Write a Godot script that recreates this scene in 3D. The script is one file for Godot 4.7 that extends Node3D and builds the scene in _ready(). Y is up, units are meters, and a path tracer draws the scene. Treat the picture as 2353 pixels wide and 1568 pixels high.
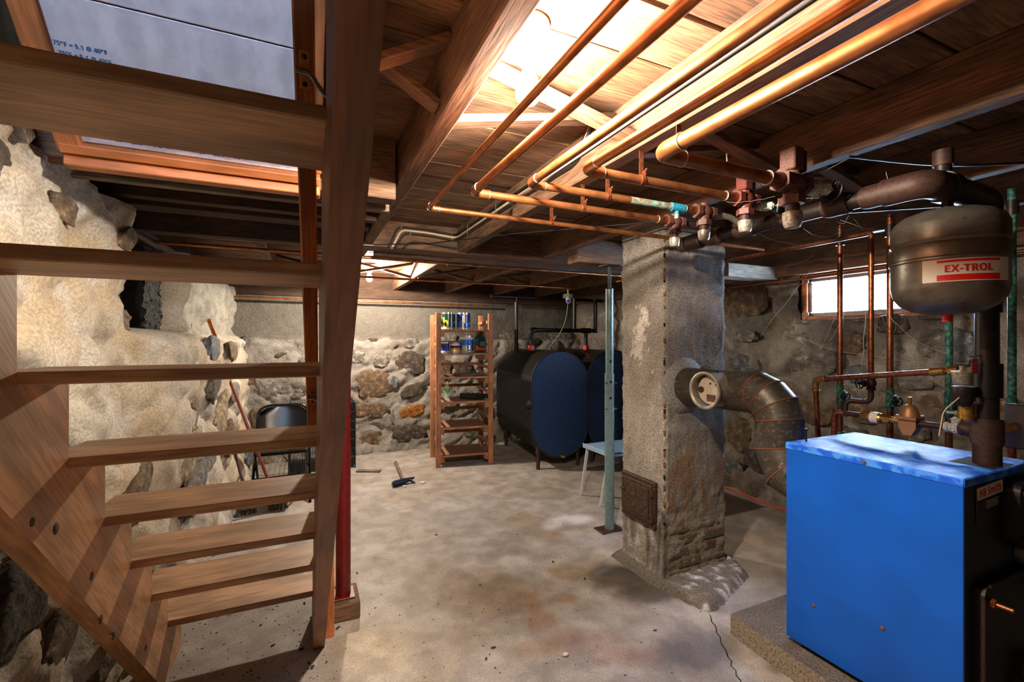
extends Node3D
# A cellar with field-stone walls: open stairs, copper heating pipes, a chimney and a blue boiler.

class Sh:
	var v := PackedVector3Array()
	var n := PackedVector3Array()
	var c := PackedColorArray()
	var uv := PackedVector2Array()
	var ix := PackedInt32Array()
	var col := Color.WHITE
	func vert(p: Vector3, nn: Vector3) -> int:
		v.append(p); n.append(nn); c.append(col)
		return v.size() - 1
	func tri(a: int, b: int, d: int) -> void:
		var g := (v[b] - v[a]).cross(v[d] - v[a])
		if g.dot(n[a] + n[b] + n[d]) > 0.0:
			ix.append(a); ix.append(d); ix.append(b)
		else:
			ix.append(a); ix.append(b); ix.append(d)
	func quad(a: int, b: int, d: int, e: int) -> void:
		tri(a, b, d)
		tri(a, d, e)
	func face(pts: Array, out: Vector3) -> void:
		var g: Vector3 = (pts[1] - pts[0]).cross(pts[2] - pts[0])
		if g.length() < 1e-12:
			return
		g = g.normalized()
		if g.dot(out) < 0.0:
			g = -g
		var first := v.size()
		for p: Vector3 in pts:
			vert(p, g)
		for k in range(1, pts.size() - 1):
			tri(first, first + k, first + k + 1)
	# chamfered box of the given size, centred on T
	func box(size: Vector3, T: Transform3D, ch := 0.004) -> void:
		var h := size * 0.5
		ch = minf(ch, 0.35 * minf(h.x, minf(h.y, h.z)))
		var B := T.basis
		for a in 3:
			var u := (a + 1) % 3
			var w := (a + 2) % 3
			for s: float in [-1.0, 1.0]:
				var nn := Vector3.ZERO
				nn[a] = s
				var id := []
				for q in [[-1, -1], [1, -1], [1, 1], [-1, 1]]:
					var p := Vector3.ZERO
					p[a] = s * h[a]
					p[u] = q[0] * (h[u] - ch)
					p[w] = q[1] * (h[w] - ch)
					id.append(vert(T * p, (B * nn).normalized()))
				quad(id[0], id[1], id[2], id[3])
				for t: float in [-1.0, 1.0]:
					# the edge along w, between the faces a (sign s) and u (sign t)
					var en := Vector3.ZERO
					en[a] = s
					en[u] = t
					var e := []
					for q in [[0, -1], [0, 1], [1, 1], [1, -1]]:
						var p := Vector3.ZERO
						p[a] = s * (h[a] if q[0] == 0 else h[a] - ch)
						p[u] = t * (h[u] - ch if q[0] == 0 else h[u])
						p[w] = q[1] * (h[w] - ch)
						e.append(vert(T * p, (B * en).normalized()))
					quad(e[0], e[1], e[2], e[3])
		for sx: float in [-1.0, 1.0]:
			for sy: float in [-1.0, 1.0]:
				for sz: float in [-1.0, 1.0]:
					var cn := (B * Vector3(sx, sy, sz)).normalized()
					var i0 := vert(T * Vector3(sx * h.x, sy * (h.y - ch), sz * (h.z - ch)), cn)
					var i1 := vert(T * Vector3(sx * (h.x - ch), sy * h.y, sz * (h.z - ch)), cn)
					var i2 := vert(T * Vector3(sx * (h.x - ch), sy * (h.y - ch), sz * h.z), cn)
					tri(i0, i1, i2)
	func slab(lo: Vector3, hi: Vector3, ch := 0.004) -> void:
		box((hi - lo).abs(), Transform3D(Basis(), (lo + hi) * 0.5), ch)
	# a bar from a to b, w wide and t thick (t along the given up hint)
	func bar(a: Vector3, b: Vector3, w: float, t: float, up := Vector3.UP, ch := 0.003) -> void:
		var x := (b - a).normalized()
		var z := x.cross(up)
		if z.length() < 1e-4:
			z = x.cross(Vector3(0, 0, 1))
		z = z.normalized()
		var y := z.cross(x).normalized()
		box(Vector3(a.distance_to(b), t, w), Transform3D(Basis(x, y, z), (a + b) * 0.5), ch)
	# a round tube along a path; r may be a number or an array
	func tube(pts: Array, r: Variant, seg := 12, caps := true, closed := false) -> void:
		var m := pts.size()
		var tn := []
		for k in m:
			var p: Vector3 = pts[(k + 1) % m] if closed or k < m - 1 else pts[k]
			var q: Vector3 = pts[(k - 1 + m) % m] if closed or k > 0 else pts[k]
			tn.append((p - q).normalized())
		var t0: Vector3 = tn[0]
		var side := t0.cross(Vector3.UP)
		if side.length() < 0.05:
			side = t0.cross(Vector3.RIGHT)
		side = side.normalized()
		var rings := []
		for k in m:
			var t: Vector3 = tn[k]
			side = (side - t * side.dot(t)).normalized()
			var up := t.cross(side)
			var rad: float = r[k] if r is Array else r
			var ring := []
			for j in seg:
				var an := TAU * j / seg
				var d := side * cos(an) + up * sin(an)
				ring.append(vert(pts[k] + d * rad, d))
			rings.append(ring)
		for k in (m if closed else m - 1):
			var a: Array = rings[k]
			var b: Array = rings[(k + 1) % m]
			for j in seg:
				quad(a[j], a[(j + 1) % seg], b[(j + 1) % seg], b[j])
		if caps and not closed:
			for e in [0, m - 1]:
				var rad: float = r[e] if r is Array else r
				if rad < 1e-5:
					continue
				var nn: Vector3 = -tn[0] if e == 0 else tn[m - 1]
				var loop := []
				for j in seg:
					loop.append(vert(v[rings[e][j]], nn))
				for j in range(1, seg - 1):
					tri(loop[0], loop[j], loop[j + 1])
	func ring(center: Vector3, axis: Vector3, R: float, r: float, seg := 24, rs := 8) -> void:
		var a := axis.normalized()
		var s := a.cross(Vector3.UP)
		if s.length() < 0.05:
			s = a.cross(Vector3.RIGHT)
		s = s.normalized()
		var u := a.cross(s)
		var pts := []
		for k in seg:
			var an := TAU * k / seg
			pts.append(center + (s * cos(an) + u * sin(an)) * R)
		tube(pts, r, rs, false, true)
	# a profile of (radius, height) turned round the y axis of T
	func lathe(prof: Array, T: Transform3D, seg := 24) -> void:
		var m := prof.size()
		var area := 0.0
		for k in m:
			var p: Vector2 = prof[k]
			var q: Vector2 = prof[(k + 1) % m]
			area += p.x * q.y - q.x * p.y
		if area < 0.0:
			prof = prof.duplicate()
			prof.reverse()
		for k in m - 1:
			var a: Vector2 = prof[k]
			var b: Vector2 = prof[k + 1]
			if a.distance_to(b) < 1e-6:
				continue
			var d := (b - a).normalized()
			var fn := Vector2(d.y, -d.x)
			var na := fn
			var nb := fn
			if k > 0:
				var e: Vector2 = (a - prof[k - 1]).normalized()
				var en := Vector2(e.y, -e.x)
				if en.dot(fn) > 0.75:
					na = (en + fn).normalized()
			if k < m - 2:
				var e2: Vector2 = (prof[k + 2] - b).normalized()
				var en2 := Vector2(e2.y, -e2.x)
				if en2.dot(fn) > 0.75:
					nb = (en2 + fn).normalized()
			var ra := []
			var rb := []
			for j in seg:
				var an := TAU * j / seg
				var cs := Vector3(cos(an), 0, sin(an))
				ra.append(vert(T * (cs * a.x + Vector3(0, a.y, 0)), (T.basis * (cs * na.x + Vector3(0, na.y, 0))).normalized()))
				rb.append(vert(T * (cs * b.x + Vector3(0, b.y, 0)), (T.basis * (cs * nb.x + Vector3(0, nb.y, 0))).normalized()))
			for j in seg:
				var j2 := (j + 1) % seg
				if a.x > 1e-6:
					tri(ra[j], ra[j2], rb[j2])
				if b.x > 1e-6:
					tri(ra[j], rb[j2], rb[j])
	# a flat outline with thickness: pts in the xy plane of T, extruded along its z by d (centred)
	func prism(pts: PackedVector2Array, d: float, T: Transform3D) -> void:
		var m := pts.size()
		var tris := Geometry2D.triangulate_polygon(pts)
		for s: float in [-0.5, 0.5]:
			var nn := (T.basis * Vector3(0, 0, signf(s))).normalized()
			var id := []
			for p in pts:
				id.append(vert(T * Vector3(p.x, p.y, s * d), nn))
			for k in range(0, tris.size(), 3):
				tri(id[tris[k]], id[tris[k + 1]], id[tris[k + 2]])
		var cw := Geometry2D.is_polygon_clockwise(pts)
		for k in m:
			var a := pts[k]
			var b := pts[(k + 1) % m]
			var e := (b - a).normalized()
			var o := Vector3(-e.y, e.x, 0) if cw else Vector3(e.y, -e.x, 0)
			face([T * Vector3(a.x, a.y, -0.5 * d), T * Vector3(b.x, b.y, -0.5 * d), T * Vector3(b.x, b.y, 0.5 * d), T * Vector3(a.x, a.y, 0.5 * d)], T.basis * o)
	# a smooth sheet: f(i, j) gives the point, g(point, i, j) its colour; out is the side that faces the room
	func sheet(nu: int, nv: int, f: Callable, g: Callable, out: Vector3) -> void:
		var P := PackedVector3Array()
		P.resize((nu + 1) * (nv + 1))
		for i in nu + 1:
			for j in nv + 1:
				P[i * (nv + 1) + j] = f.call(i, j)
		var base := v.size()
		for i in nu + 1:
			for j in nv + 1:
				var k := i * (nv + 1) + j
				var du := P[mini(i + 1, nu) * (nv + 1) + j] - P[maxi(i - 1, 0) * (nv + 1) + j]
				var dv := P[i * (nv + 1) + mini(j + 1, nv)] - P[i * (nv + 1) + maxi(j - 1, 0)]
				var nn := du.cross(dv).normalized()
				if nn.dot(out) < 0.0:
					nn = -nn
				col = g.call(P[k], i, j)
				vert(P[k], nn)
		for i in nu:
			for j in nv:
				var a := base + i * (nv + 1) + j
				quad(a, a + 1, a + nv + 2, a + nv + 1)
		col = Color.WHITE
	func mesh() -> ArrayMesh:
		var arr := []
		arr.resize(Mesh.ARRAY_MAX)
		arr[Mesh.ARRAY_VERTEX] = v
		arr[Mesh.ARRAY_NORMAL] = n
		arr[Mesh.ARRAY_COLOR] = c
		if uv.size() == v.size():
			arr[Mesh.ARRAY_TEX_UV] = uv
		arr[Mesh.ARRAY_INDEX] = ix
		var m := ArrayMesh.new()
		m.add_surface_from_arrays(Mesh.PRIMITIVE_TRIANGLES, arr)
		return m

var M := {}
var TX := {}
var taken := {}
var rng := RandomNumberGenerator.new()
var nz := FastNoiseLite.new()
var nf := FastNoiseLite.new()  # distance to the joints of a rubble pattern
var nc := FastNoiseLite.new()  # one value for each block of it
var blank := Sh.new()

func numbered(called: String) -> String:
	if not taken.has(called):
		taken[called] = 0
		return called
	taken[called] += 1
	return "%s_%03d" % [called, taken[called]]

func thing(called: String, label: String, category: String, at := Vector3.ZERO, group := "", turn := 0.0) -> Node3D:
	var o := Node3D.new()
	o.name = numbered(called)
	add_child(o)
	o.position = at
	o.rotation.y = turn
	o.set_meta("label", label)
	o.set_meta("category", category)
	if group:
		o.set_meta("group", group)
	return o

# the room itself
func struct(called: String) -> Node3D:
	var o := Node3D.new()
	o.name = called
	add_child(o)
	o.set_meta("kind", "structure")
	return o

# parts are built in world coordinates; local parts in the axes of their thing
func part(parent: Node3D, called: String, sh: Sh, m: Material, local := false, label := "") -> MeshInstance3D:
	var o := MeshInstance3D.new()
	o.name = called
	o.mesh = sh.mesh()
	o.material_override = m
	parent.add_child(o, true)
	if not local and parent.get_parent() == self:
		o.position = -parent.position
	if label:
		o.set_meta("label", label)
	return o

# like part(), with the mesh's own axes turned to the frame so that wood grain follows a slope
func part_in(parent: Node3D, called: String, sh: Sh, m: Material, frame: Basis) -> MeshInstance3D:
	var inv := frame.inverse()
	for k in sh.v.size():
		sh.v[k] = inv * sh.v[k]
		sh.n[k] = inv * sh.n[k]
	var o := part(parent, called, sh, m)
	o.basis = frame
	return o

func inst(parent: Node3D, called: String, mesh: Mesh, m: Material, T: Transform3D) -> MeshInstance3D:
	var o := MeshInstance3D.new()
	o.name = called
	o.mesh = mesh
	o.material_override = m
	parent.add_child(o, true)
	o.transform = T
	if parent.get_parent() == self:
		o.position -= parent.position
	return o

func solo(called: String, label: String, category: String, sh: Sh, m: Material, group := "") -> MeshInstance3D:
	var o := MeshInstance3D.new()
	o.name = numbered(called)
	var mid := Vector3.ZERO
	var lo := Vector3(1e9, 1e9, 1e9)
	var hi := -lo
	for p in sh.v:
		lo = lo.min(p)
		hi = hi.max(p)
	mid = Vector3((lo.x + hi.x) * 0.5, lo.y, (lo.z + hi.z) * 0.5)
	for k in sh.v.size():
		sh.v[k] -= mid
	o.mesh = sh.mesh()
	o.material_override = m
	add_child(o)
	o.position = mid
	o.set_meta("label", label)
	o.set_meta("category", category)
	if group:
		o.set_meta("group", group)
	return o

# rounds the corners of a path
func bend(pts: Array, rad: float, k := 5) -> Array:
	var out := [pts[0]]
	for i in range(1, pts.size() - 1):
		var p: Vector3 = pts[i]
		var a: Vector3 = (pts[i - 1] - p)
		var b: Vector3 = (pts[i + 1] - p)
		var l := minf(rad, 0.49 * minf(a.length(), b.length()))
		a = p + a.normalized() * l
		b = p + b.normalized() * l
		for j in k + 1:
			var t := float(j) / k
			out.append(a.lerp(p, t).lerp(p.lerp(b, t), t))
	out.append(pts[-1])
	return out

func box_at(lo: Vector3, hi: Vector3, ch := 0.004) -> Sh:
	var s := Sh.new()
	s.slab(lo, hi, ch)
	return s

func tube_at(pts: Array, r: Variant, seg := 12) -> Sh:
	var s := Sh.new()
	s.tube(pts, r, seg)
	return s

func bar_at(a: Vector3, b: Vector3, w: float, t: float, up := Vector3.UP, ch := 0.003) -> Sh:
	var s := Sh.new()
	s.bar(a, b, w, t, up, ch)
	return s

# basis whose y axis is the given direction
func along(d: Vector3, at: Vector3) -> Transform3D:
	var y := d.normalized()
	var x := y.cross(Vector3(0, 0, 1))
	if x.length() < 0.05:
		x = y.cross(Vector3(1, 0, 0))
	x = x.normalized()
	return Transform3D(Basis(x, y, x.cross(y)), at)

func hexnut(s: Sh, at: Vector3, d: Vector3, r: float, h: float) -> void:
	var T := along(d, at)
	var pts := PackedVector2Array()
	for k in 6:
		pts.append(Vector2(cos(TAU * k / 6), sin(TAU * k / 6)) * r)
	s.prism(pts, h, T * Transform3D(Basis(Vector3(1, 0, 0), Vector3(0, 0, -1), Vector3(0, 1, 0)), Vector3.ZERO))

# lettering: flat raised letters, width and height in metres, lying in the xy plane of T
func letters(text: String, height: float, depth: float, width := 0.0, face := "Droid Sans", bold := true) -> Sh:
	var tm := TextMesh.new()
	var ft := SystemFont.new()
	ft.font_names = PackedStringArray([face])
	ft.font_weight = 700 if bold else 400
	tm.font = ft
	tm.text = text
	tm.font_size = 64
	tm.pixel_size = 0.001
	tm.depth = depth
	tm.curve_step = 1.0
	var arr := tm.get_mesh_arrays()
	var s := Sh.new()
	var P: PackedVector3Array = arr[Mesh.ARRAY_VERTEX]
	var N: PackedVector3Array = arr[Mesh.ARRAY_NORMAL]
	var I: PackedInt32Array = arr[Mesh.ARRAY_INDEX]
	var lo := Vector3(1e9, 1e9, 1e9)
	var hi := -lo
	for p in P:
		lo = lo.min(p)
		hi = hi.max(p)
	var ky := height / maxf(hi.y - lo.y, 1e-6)
	var kx := ky if width == 0.0 else width / maxf(hi.x - lo.x, 1e-6)
	for k in P.size():
		s.vert(Vector3((P[k].x - (lo.x + hi.x) * 0.5) * kx, (P[k].y - (lo.y + hi.y) * 0.5) * ky, P[k].z), N[k])
	for k in range(0, I.size(), 3):
		s.tri(I[k], I[k + 1], I[k + 2])
	return s

func moved(s: Sh, T: Transform3D) -> Sh:
	for k in s.v.size():
		s.v[k] = T * s.v[k]
		s.n[k] = (T.basis * s.n[k]).normalized()
	return s

# ---------- materials ----------
func noise_tex(key: String, type: int, freq: float, oct: int, ramp: Array, size := 512, seed_ := 1) -> void:
	var f := FastNoiseLite.new()
	f.noise_type = type
	f.frequency = freq
	f.seed = seed_
	f.fractal_octaves = oct
	f.fractal_type = FastNoiseLite.FRACTAL_FBM if oct > 1 else FastNoiseLite.FRACTAL_NONE
	var t := NoiseTexture2D.new()
	t.width = size
	t.height = size
	t.seamless = true
	t.noise = f
	var g := Gradient.new()
	var offs := PackedFloat32Array()
	var cols := PackedColorArray()
	for e in ramp:
		offs.append(e[0])
		cols.append(e[1] if e[1] is Color else Color(e[1], e[1], e[1]))
	g.offsets = offs
	g.colors = cols
	t.color_ramp = g
	TX[key] = t

func mk(key: String, col: Color, rough: float, metal := 0.0, o := {}) -> StandardMaterial3D:
	var m := StandardMaterial3D.new()
	m.resource_name = key
	m.albedo_color = col
	m.roughness = rough
	m.metallic = metal
	if o.has("tex"):
		m.albedo_texture = TX[o.tex]
	m.uv1_triplanar = true
	m.uv1_world_triplanar = o.get("world", true)
	m.uv1_scale = o.get("scale", Vector3.ONE * 2.0)
	m.uv1_triplanar_sharpness = 4.0
	if o.has("bump"):
		m.heightmap_enabled = true
		m.heightmap_texture = TX[o.get("btex", o.get("tex", "fine"))]
		m.heightmap_scale = o.bump
	if o.has("detail"):
		m.detail_enabled = true
		m.detail_albedo = TX[o.detail]
		m.detail_blend_mode = BaseMaterial3D.BLEND_MODE_MUL
		m.detail_uv_layer = BaseMaterial3D.DETAIL_UV_2
		m.uv2_triplanar = true
		m.uv2_world_triplanar = o.get("world", true)
		m.uv2_scale = o.get("dscale", Vector3.ONE)
		m.uv2_triplanar_sharpness = 4.0
	if o.get("vcol", false):
		m.vertex_color_use_as_albedo = true
	if o.has("rtex"):
		m.roughness_texture = TX[o.rtex]
	if o.has("coat"):
		m.clearcoat_enabled = true
		m.clearcoat = o.coat
		m.clearcoat_roughness = o.get("coatr", 0.2)
	M[key] = m
	return m

# timber with the grain along one world axis
func wood(key: String, col: Color, rough := 0.6, tex := "grain") -> void:
	for ax in ["x", "y", "z"]:
		var sc := Vector3(5, 5, 5)
		sc["xyz".find(ax)] = 0.35
		var ds := Vector3(1.3, 1.3, 1.3)
		ds["xyz".find(ax)] = 0.4
		mk(key + "_" + ax, col, rough, 0.0, {"tex": tex, "scale": sc, "bump": 0.12, "btex": "grain", "detail": "blotch", "dscale": ds})

func make_materials() -> void:
	var S := FastNoiseLite.TYPE_SIMPLEX_SMOOTH
	var V := FastNoiseLite.TYPE_VALUE_CUBIC
	noise_tex("grain", S, 0.03, 5, [[0.0, 0.80], [0.4, 0.91], [0.6, 0.97], [1.0, 1.0]], 512, 3)
	noise_tex("rough_grain", S, 0.035, 5, [[0.0, 0.5], [0.4, 0.76], [0.6, 0.9], [1.0, 1.0]], 512, 5)
	noise_tex("blotch", S, 0.012, 4, [[0.0, 0.72], [0.45, 0.86], [0.6, 0.95], [1.0, 1.0]], 512, 7)
	noise_tex("fine", V, 0.22, 4, [[0.0, 0.7], [0.45, 0.88], [0.6, 0.96], [1.0, 1.0]], 512, 9)
	noise_tex("speck", S, 0.09, 5, [[0.0, 0.5], [0.3, 0.76], [0.5, 0.9], [0.7, 1.0], [1.0, 1.0]], 512, 11)
	noise_tex("rock", S, 0.03, 6, [[0.0, 0.4], [0.35, 0.66], [0.5, 0.82], [0.65, 1.0], [1.0, 1.0]], 512, 13)
	noise_tex("stonemix", S, 0.022, 6, [[0.0, 0.42], [0.35, 0.56], [0.55, 0.64], [0.7, 0.72], [0.85, 0.95], [1.0, 1.0]], 512, 37)
	noise_tex("flake", S, 0.05, 5, [[0.0, 0.5], [0.5, 0.6], [0.76, 0.66], [0.80, 1.0], [1.0, 1.0]], 512, 41)
	noise_tex("soft", S, 0.01, 3, [[0.0, 0.9], [1.0, 1.0]], 256, 43)
	noise_tex("wear", S, 0.02, 6, [[0.0, Color(0.1, 0.5, 0.85)], [0.45, Color(0.15, 0.6, 0.92)], [0.58, Color(0.75, 0.9, 1.0)], [1.0, Color(1, 1, 1)]], 512, 47)
	noise_tex("dust", S, 0.014, 5, [[0.0, 0.82], [0.45, 0.92], [0.6, 0.98], [1.0, 1.0]], 512, 17)
	noise_tex("tarnish", S, 0.02, 5, [[0.0, Color(0.7, 0.64, 0.6)], [0.4, Color(0.9, 0.88, 0.86)], [0.6, Color(1, 1, 1)], [1.0, Color(1, 1, 1)]], 512, 19)
	noise_tex("rust", S, 0.03, 5, [[0.0, Color(0.4, 0.2, 0.1)], [0.12, Color(0.55, 0.32, 0.2)], [0.17, Color(0.92, 0.9, 0.88)], [1.0, Color(1, 1, 1)]], 512, 23)
	noise_tex("patina", S, 0.02, 5, [[0.0, Color(0.42, 0.27, 0.18)], [0.42, Color(0.48, 0.40, 0.32)], [0.56, Color(0.45, 0.58, 0.53)], [1.0, Color(0.35, 0.68, 0.70)]], 512, 29)
	noise_tex("verdigris", S, 0.02, 5, [[0.0, Color(0.12, 0.2, 0.17)], [0.45, Color(0.16, 0.36, 0.31)], [0.6, Color(0.24, 0.5, 0.44)], [1.0, Color(0.4, 0.62, 0.55)]], 512, 31)
	wood("pine", Color(0.97, 0.77, 0.59), 0.5)
	wood("joist", Color(0.53, 0.385, 0.28), 0.8, "rough_grain")
	wood("plank_a", Color(0.56, 0.405, 0.285), 0.8, "rough_grain")
	wood("plank_b", Color(0.51, 0.37, 0.27), 0.8, "rough_grain")
	wood("plank_c", Color(0.58, 0.44, 0.33), 0.8, "rough_grain")
	wood("old", Color(0.34, 0.235, 0.165), 0.85, "rough_grain")
	wood("orange", Color(0.82, 0.49, 0.27), 0.5)
	wood("cedar", Color(0.76, 0.52, 0.36), 0.6)
	wood("grey", Color(0.55, 0.49, 0.42), 0.8, "rough_grain")
	mk("foam", Color(0.88, 0.85, 0.88), 0.55, 0, {"tex": "dust", "scale": Vector3.ONE * 1.5})
	mk("foam_ink", Color(0.02, 0.33, 0.62), 0.6)
	mk("limewash", Color(1, 1, 1), 0.9, 0, {"vcol": true, "tex": "fine", "scale": Vector3.ONE * 1.6, "bump": 0.22, "btex": "rock"})
	mk("mortar", Color(1, 1, 1), 0.9, 0, {"vcol": true, "tex": "fine", "scale": Vector3.ONE * 1.6, "bump": 0.5, "btex": "rock"})
	mk("concrete", Color(1, 1, 1), 0.62, 0, {"vcol": true, "tex": "fine", "scale": Vector3.ONE * 3.0, "bump": 0.05, "detail": "dust", "dscale": Vector3(0.7, 0.7, 0.7)})
	mk("plaster", Color(1, 1, 1), 0.85, 0, {"vcol": true, "tex": "speck", "scale": Vector3.ONE * 1.6, "bump": 0.3, "btex": "rock"})
	for e in [["brown", Color(0.66, 0.54, 0.42)], ["grey", Color(0.74, 0.71, 0.67)], ["dark", Color(0.48, 0.42, 0.36)], ["ochre", Color(0.86, 0.55, 0.17)], ["slate", Color(0.62, 0.64, 0.66)], ["tan", Color(0.90, 0.80, 0.65)], ["pale", Color(0.80, 0.77, 0.72)], ["black", Color(0.17, 0.16, 0.155)]]:
		mk("stone_" + e[0], e[1], 0.88, 0, {"tex": "stonemix", "scale": Vector3.ONE * 1.1, "bump": 0.6, "btex": "rock", "detail": "speck", "dscale": Vector3.ONE * 1.7})
	mk("brick", Color(0.40, 0.28, 0.21), 0.9, 0, {"tex": "rock", "scale": Vector3.ONE * 5.0, "bump": 0.6})
	mk("copper", Color(0.74, 0.48, 0.30), 0.36, 0.85, {"tex": "tarnish", "scale": Vector3.ONE * 0.9})
	mk("copper_old", Color(0.55, 0.33, 0.22), 0.42, 0.8, {"tex": "tarnish", "scale": Vector3.ONE * 3.5})
	mk("patina", Color(1, 1, 1), 0.7, 0.1, {"tex": "patina", "scale": Vector3.ONE * 3.0})
	mk("turquoise", Color(0.10, 0.54, 0.68), 0.75, 0, {"tex": "tarnish", "scale": Vector3.ONE * 6.0})
	mk("verdigris", Color(1, 1, 1), 0.6, 0.2, {"tex": "verdigris", "scale": Vector3.ONE * 3.0})
	mk("solder", Color(0.72, 0.70, 0.66), 0.4, 0.8)
	mk("iron", Color(0.15, 0.12, 0.105), 0.45, 0.4, {"tex": "tarnish", "scale": Vector3.ONE * 4.0})
	mk("iron_rust", Color(0.24, 0.155, 0.125), 0.6, 0.3, {"tex": "tarnish", "scale": Vector3.ONE * 5.0})
	mk("iron_black", Color(0.075, 0.075, 0.08), 0.4, 0.2, {"tex": "dust", "scale": Vector3.ONE * 3.0})
	mk("valve_red", Color(0.38, 0.165, 0.135), 0.55, 0, {"tex": "tarnish", "scale": Vector3.ONE * 8.0})
	mk("valve_brown", Color(0.34, 0.205, 0.165), 0.6, 0, {"tex": "tarnish", "scale": Vector3.ONE * 8.0})
	mk("wheel_blue", Color(0.03, 0.07, 0.16), 0.3, 0.2)
	mk("brass", Color(0.78, 0.60, 0.32), 0.35, 0.9, {"tex": "tarnish", "scale": Vector3.ONE * 5.0})
	mk("bronze", Color(0.66, 0.49, 0.34), 0.5, 0.6)
	mk("pewter", Color(0.62, 0.60, 0.56), 0.5, 0.5, {"tex": "tarnish", "scale": Vector3.ONE * 6.0})
	mk("tank_grey", Color(0.48, 0.46, 0.43), 0.36, 0.6, {"tex": "rust", "scale": Vector3.ONE * 3.6, "detail": "dust", "dscale": Vector3.ONE * 2.0})
	mk("galvanised", Color(0.50, 0.465, 0.42), 0.45, 0.45, {"tex": "flake", "scale": Vector3.ONE * 1.6, "detail": "dust", "dscale": Vector3.ONE * 2.0})
	mk("rust_band", Color(0.42, 0.21, 0.11), 0.75, 0.1)
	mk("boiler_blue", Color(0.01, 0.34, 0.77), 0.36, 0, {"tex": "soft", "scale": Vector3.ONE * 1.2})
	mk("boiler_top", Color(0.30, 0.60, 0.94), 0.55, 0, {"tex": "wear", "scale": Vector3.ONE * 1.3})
	mk("boiler_front", Color(0.05, 0.085, 0.085), 0.5)
	mk("cast_black", Color(0.06, 0.055, 0.05), 0.55, 0.2, {"tex": "rock", "scale": Vector3.ONE * 4.0})
	mk("label_white", Color(0.86, 0.84, 0.79), 0.5)
	mk("label_red", Color(0.80, 0.07, 0.06), 0.5)
	mk("label_black", Color(0.04, 0.04, 0.04), 0.4)
	mk("oil_black", Color(0.115, 0.115, 0.12), 0.55, 0.1, {"tex": "dust", "scale": Vector3.ONE * 1.2, "detail": "blotch", "dscale": Vector3.ONE * 2.0})
	mk("oil_blue", Color(0.055, 0.19, 0.36), 0.5, 0.1, {"tex": "dust", "scale": Vector3.ONE * 2.0})
	mk("red_paint", Color(0.38, 0.05, 0.045), 0.4, 0, {"tex": "dust", "scale": Vector3.ONE * 3.0})
	mk("sage", Color(0.41, 0.51, 0.53), 0.4, 0.1, {"tex": "dust", "scale": Vector3.ONE * 3.0})
	mk("steel", Color(0.55, 0.55, 0.56), 0.4, 0.8)
	mk("zinc", Color(0.60, 0.62, 0.58), 0.4, 0.8, {"tex": "tarnish", "scale": Vector3.ONE * 30.0})
	mk("brass_plate", Color(0.80, 0.57, 0.26), 0.4, 0.8)
	mk("cable_black", Color(0.06, 0.06, 0.065), 0.5)
	mk("cable_white", Color(0.78, 0.70, 0.58), 0.6)
	mk("chair_black", Color(0.02, 0.022, 0.028), 0.22, 0.1)
	mk("porcelain", Color(0.88, 0.84, 0.76), 0.3)
	mk("pale_blue", Color(0.55, 0.68, 0.80), 0.35, 0.2)
	mk("cord_orange", Color(0.85, 0.20, 0.05), 0.5)
	mk("web", Color(0.85, 0.85, 0.85), 0.9)
	mk("window_grey", Color(0.72, 0.73, 0.75), 0.5)
	mk("cream", Color(0.80, 0.74, 0.62), 0.8, 0, {"tex": "blotch", "scale": Vector3.ONE * 1.0})
	for e in [["pine_slope", Color(0.95, 0.70, 0.48)], ["orange_slope", Color(0.86, 0.52, 0.30)], ["pine_shaded", Color(0.66, 0.43, 0.29)]]:  # last one: the stair pine with shade put into its colour, for the right stringer
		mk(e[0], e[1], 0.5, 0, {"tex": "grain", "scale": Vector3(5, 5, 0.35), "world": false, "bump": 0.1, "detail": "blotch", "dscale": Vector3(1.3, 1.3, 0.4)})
	mk("knot", Color(0.22, 0.11, 0.06), 0.6)
	mk("brick_pale", Color(0.43, 0.36, 0.28), 0.9, 0, {"tex": "rock", "scale": Vector3.ONE * 5.0, "bump": 0.6})
	mk("brick_orange", Color(0.50, 0.32, 0.20), 0.9, 0, {"tex": "rock", "scale": Vector3.ONE * 9.0})
	mk("door_rust", Color(0.40, 0.29, 0.22), 0.6, 0.3, {"tex": "stonemix", "scale": Vector3.ONE * 3.0})
	mk("damper_ring", Color(0.58, 0.55, 0.50), 0.45, 0.5, {"tex": "dust", "scale": Vector3.ONE * 4.0})
	mk("damper_disc", Color(0.72, 0.68, 0.62), 0.6, 0.2, {"tex": "rust", "scale": Vector3.ONE * 4.0})
	mk("plate_bronze", Color(0.42, 0.32, 0.20), 0.4, 0.7)
	mk("crust", Color(0.80, 0.82, 0.80), 0.85, 0, {"tex": "rock", "scale": Vector3.ONE * 8.0})
	mk("tin", Color(0.72, 0.72, 0.72), 0.25, 0.9)
	mk("can_green", Color(0.03, 0.20, 0.12), 0.25)
	mk("can_pale", Color(0.55, 0.68, 0.74), 0.3)
	mk("can_yellow", Color(0.80, 0.82, 0.18), 0.4)
	mk("can_blue", Color(0.04, 0.16, 0.52), 0.25)
	mk("can_blue2", Color(0.10, 0.38, 0.78), 0.25)
	mk("can_navy", Color(0.03, 0.07, 0.28), 0.25)
	mk("can_orange", Color(0.90, 0.28, 0.10), 0.35)
	mk("jug_green", Color(0.02, 0.26, 0.17), 0.3)
	mk("label_green", Color(0.35, 0.62, 0.30), 0.4)
	mk("roll_dark", Color(0.16, 0.15, 0.11), 0.85, 0, {"tex": "rock", "scale": Vector3.ONE * 7.0})
	mk("shelf_board", Color(0.55, 0.40, 0.31), 0.75, 0, {"tex": "dust", "scale": Vector3.ONE * 3.0})
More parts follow.
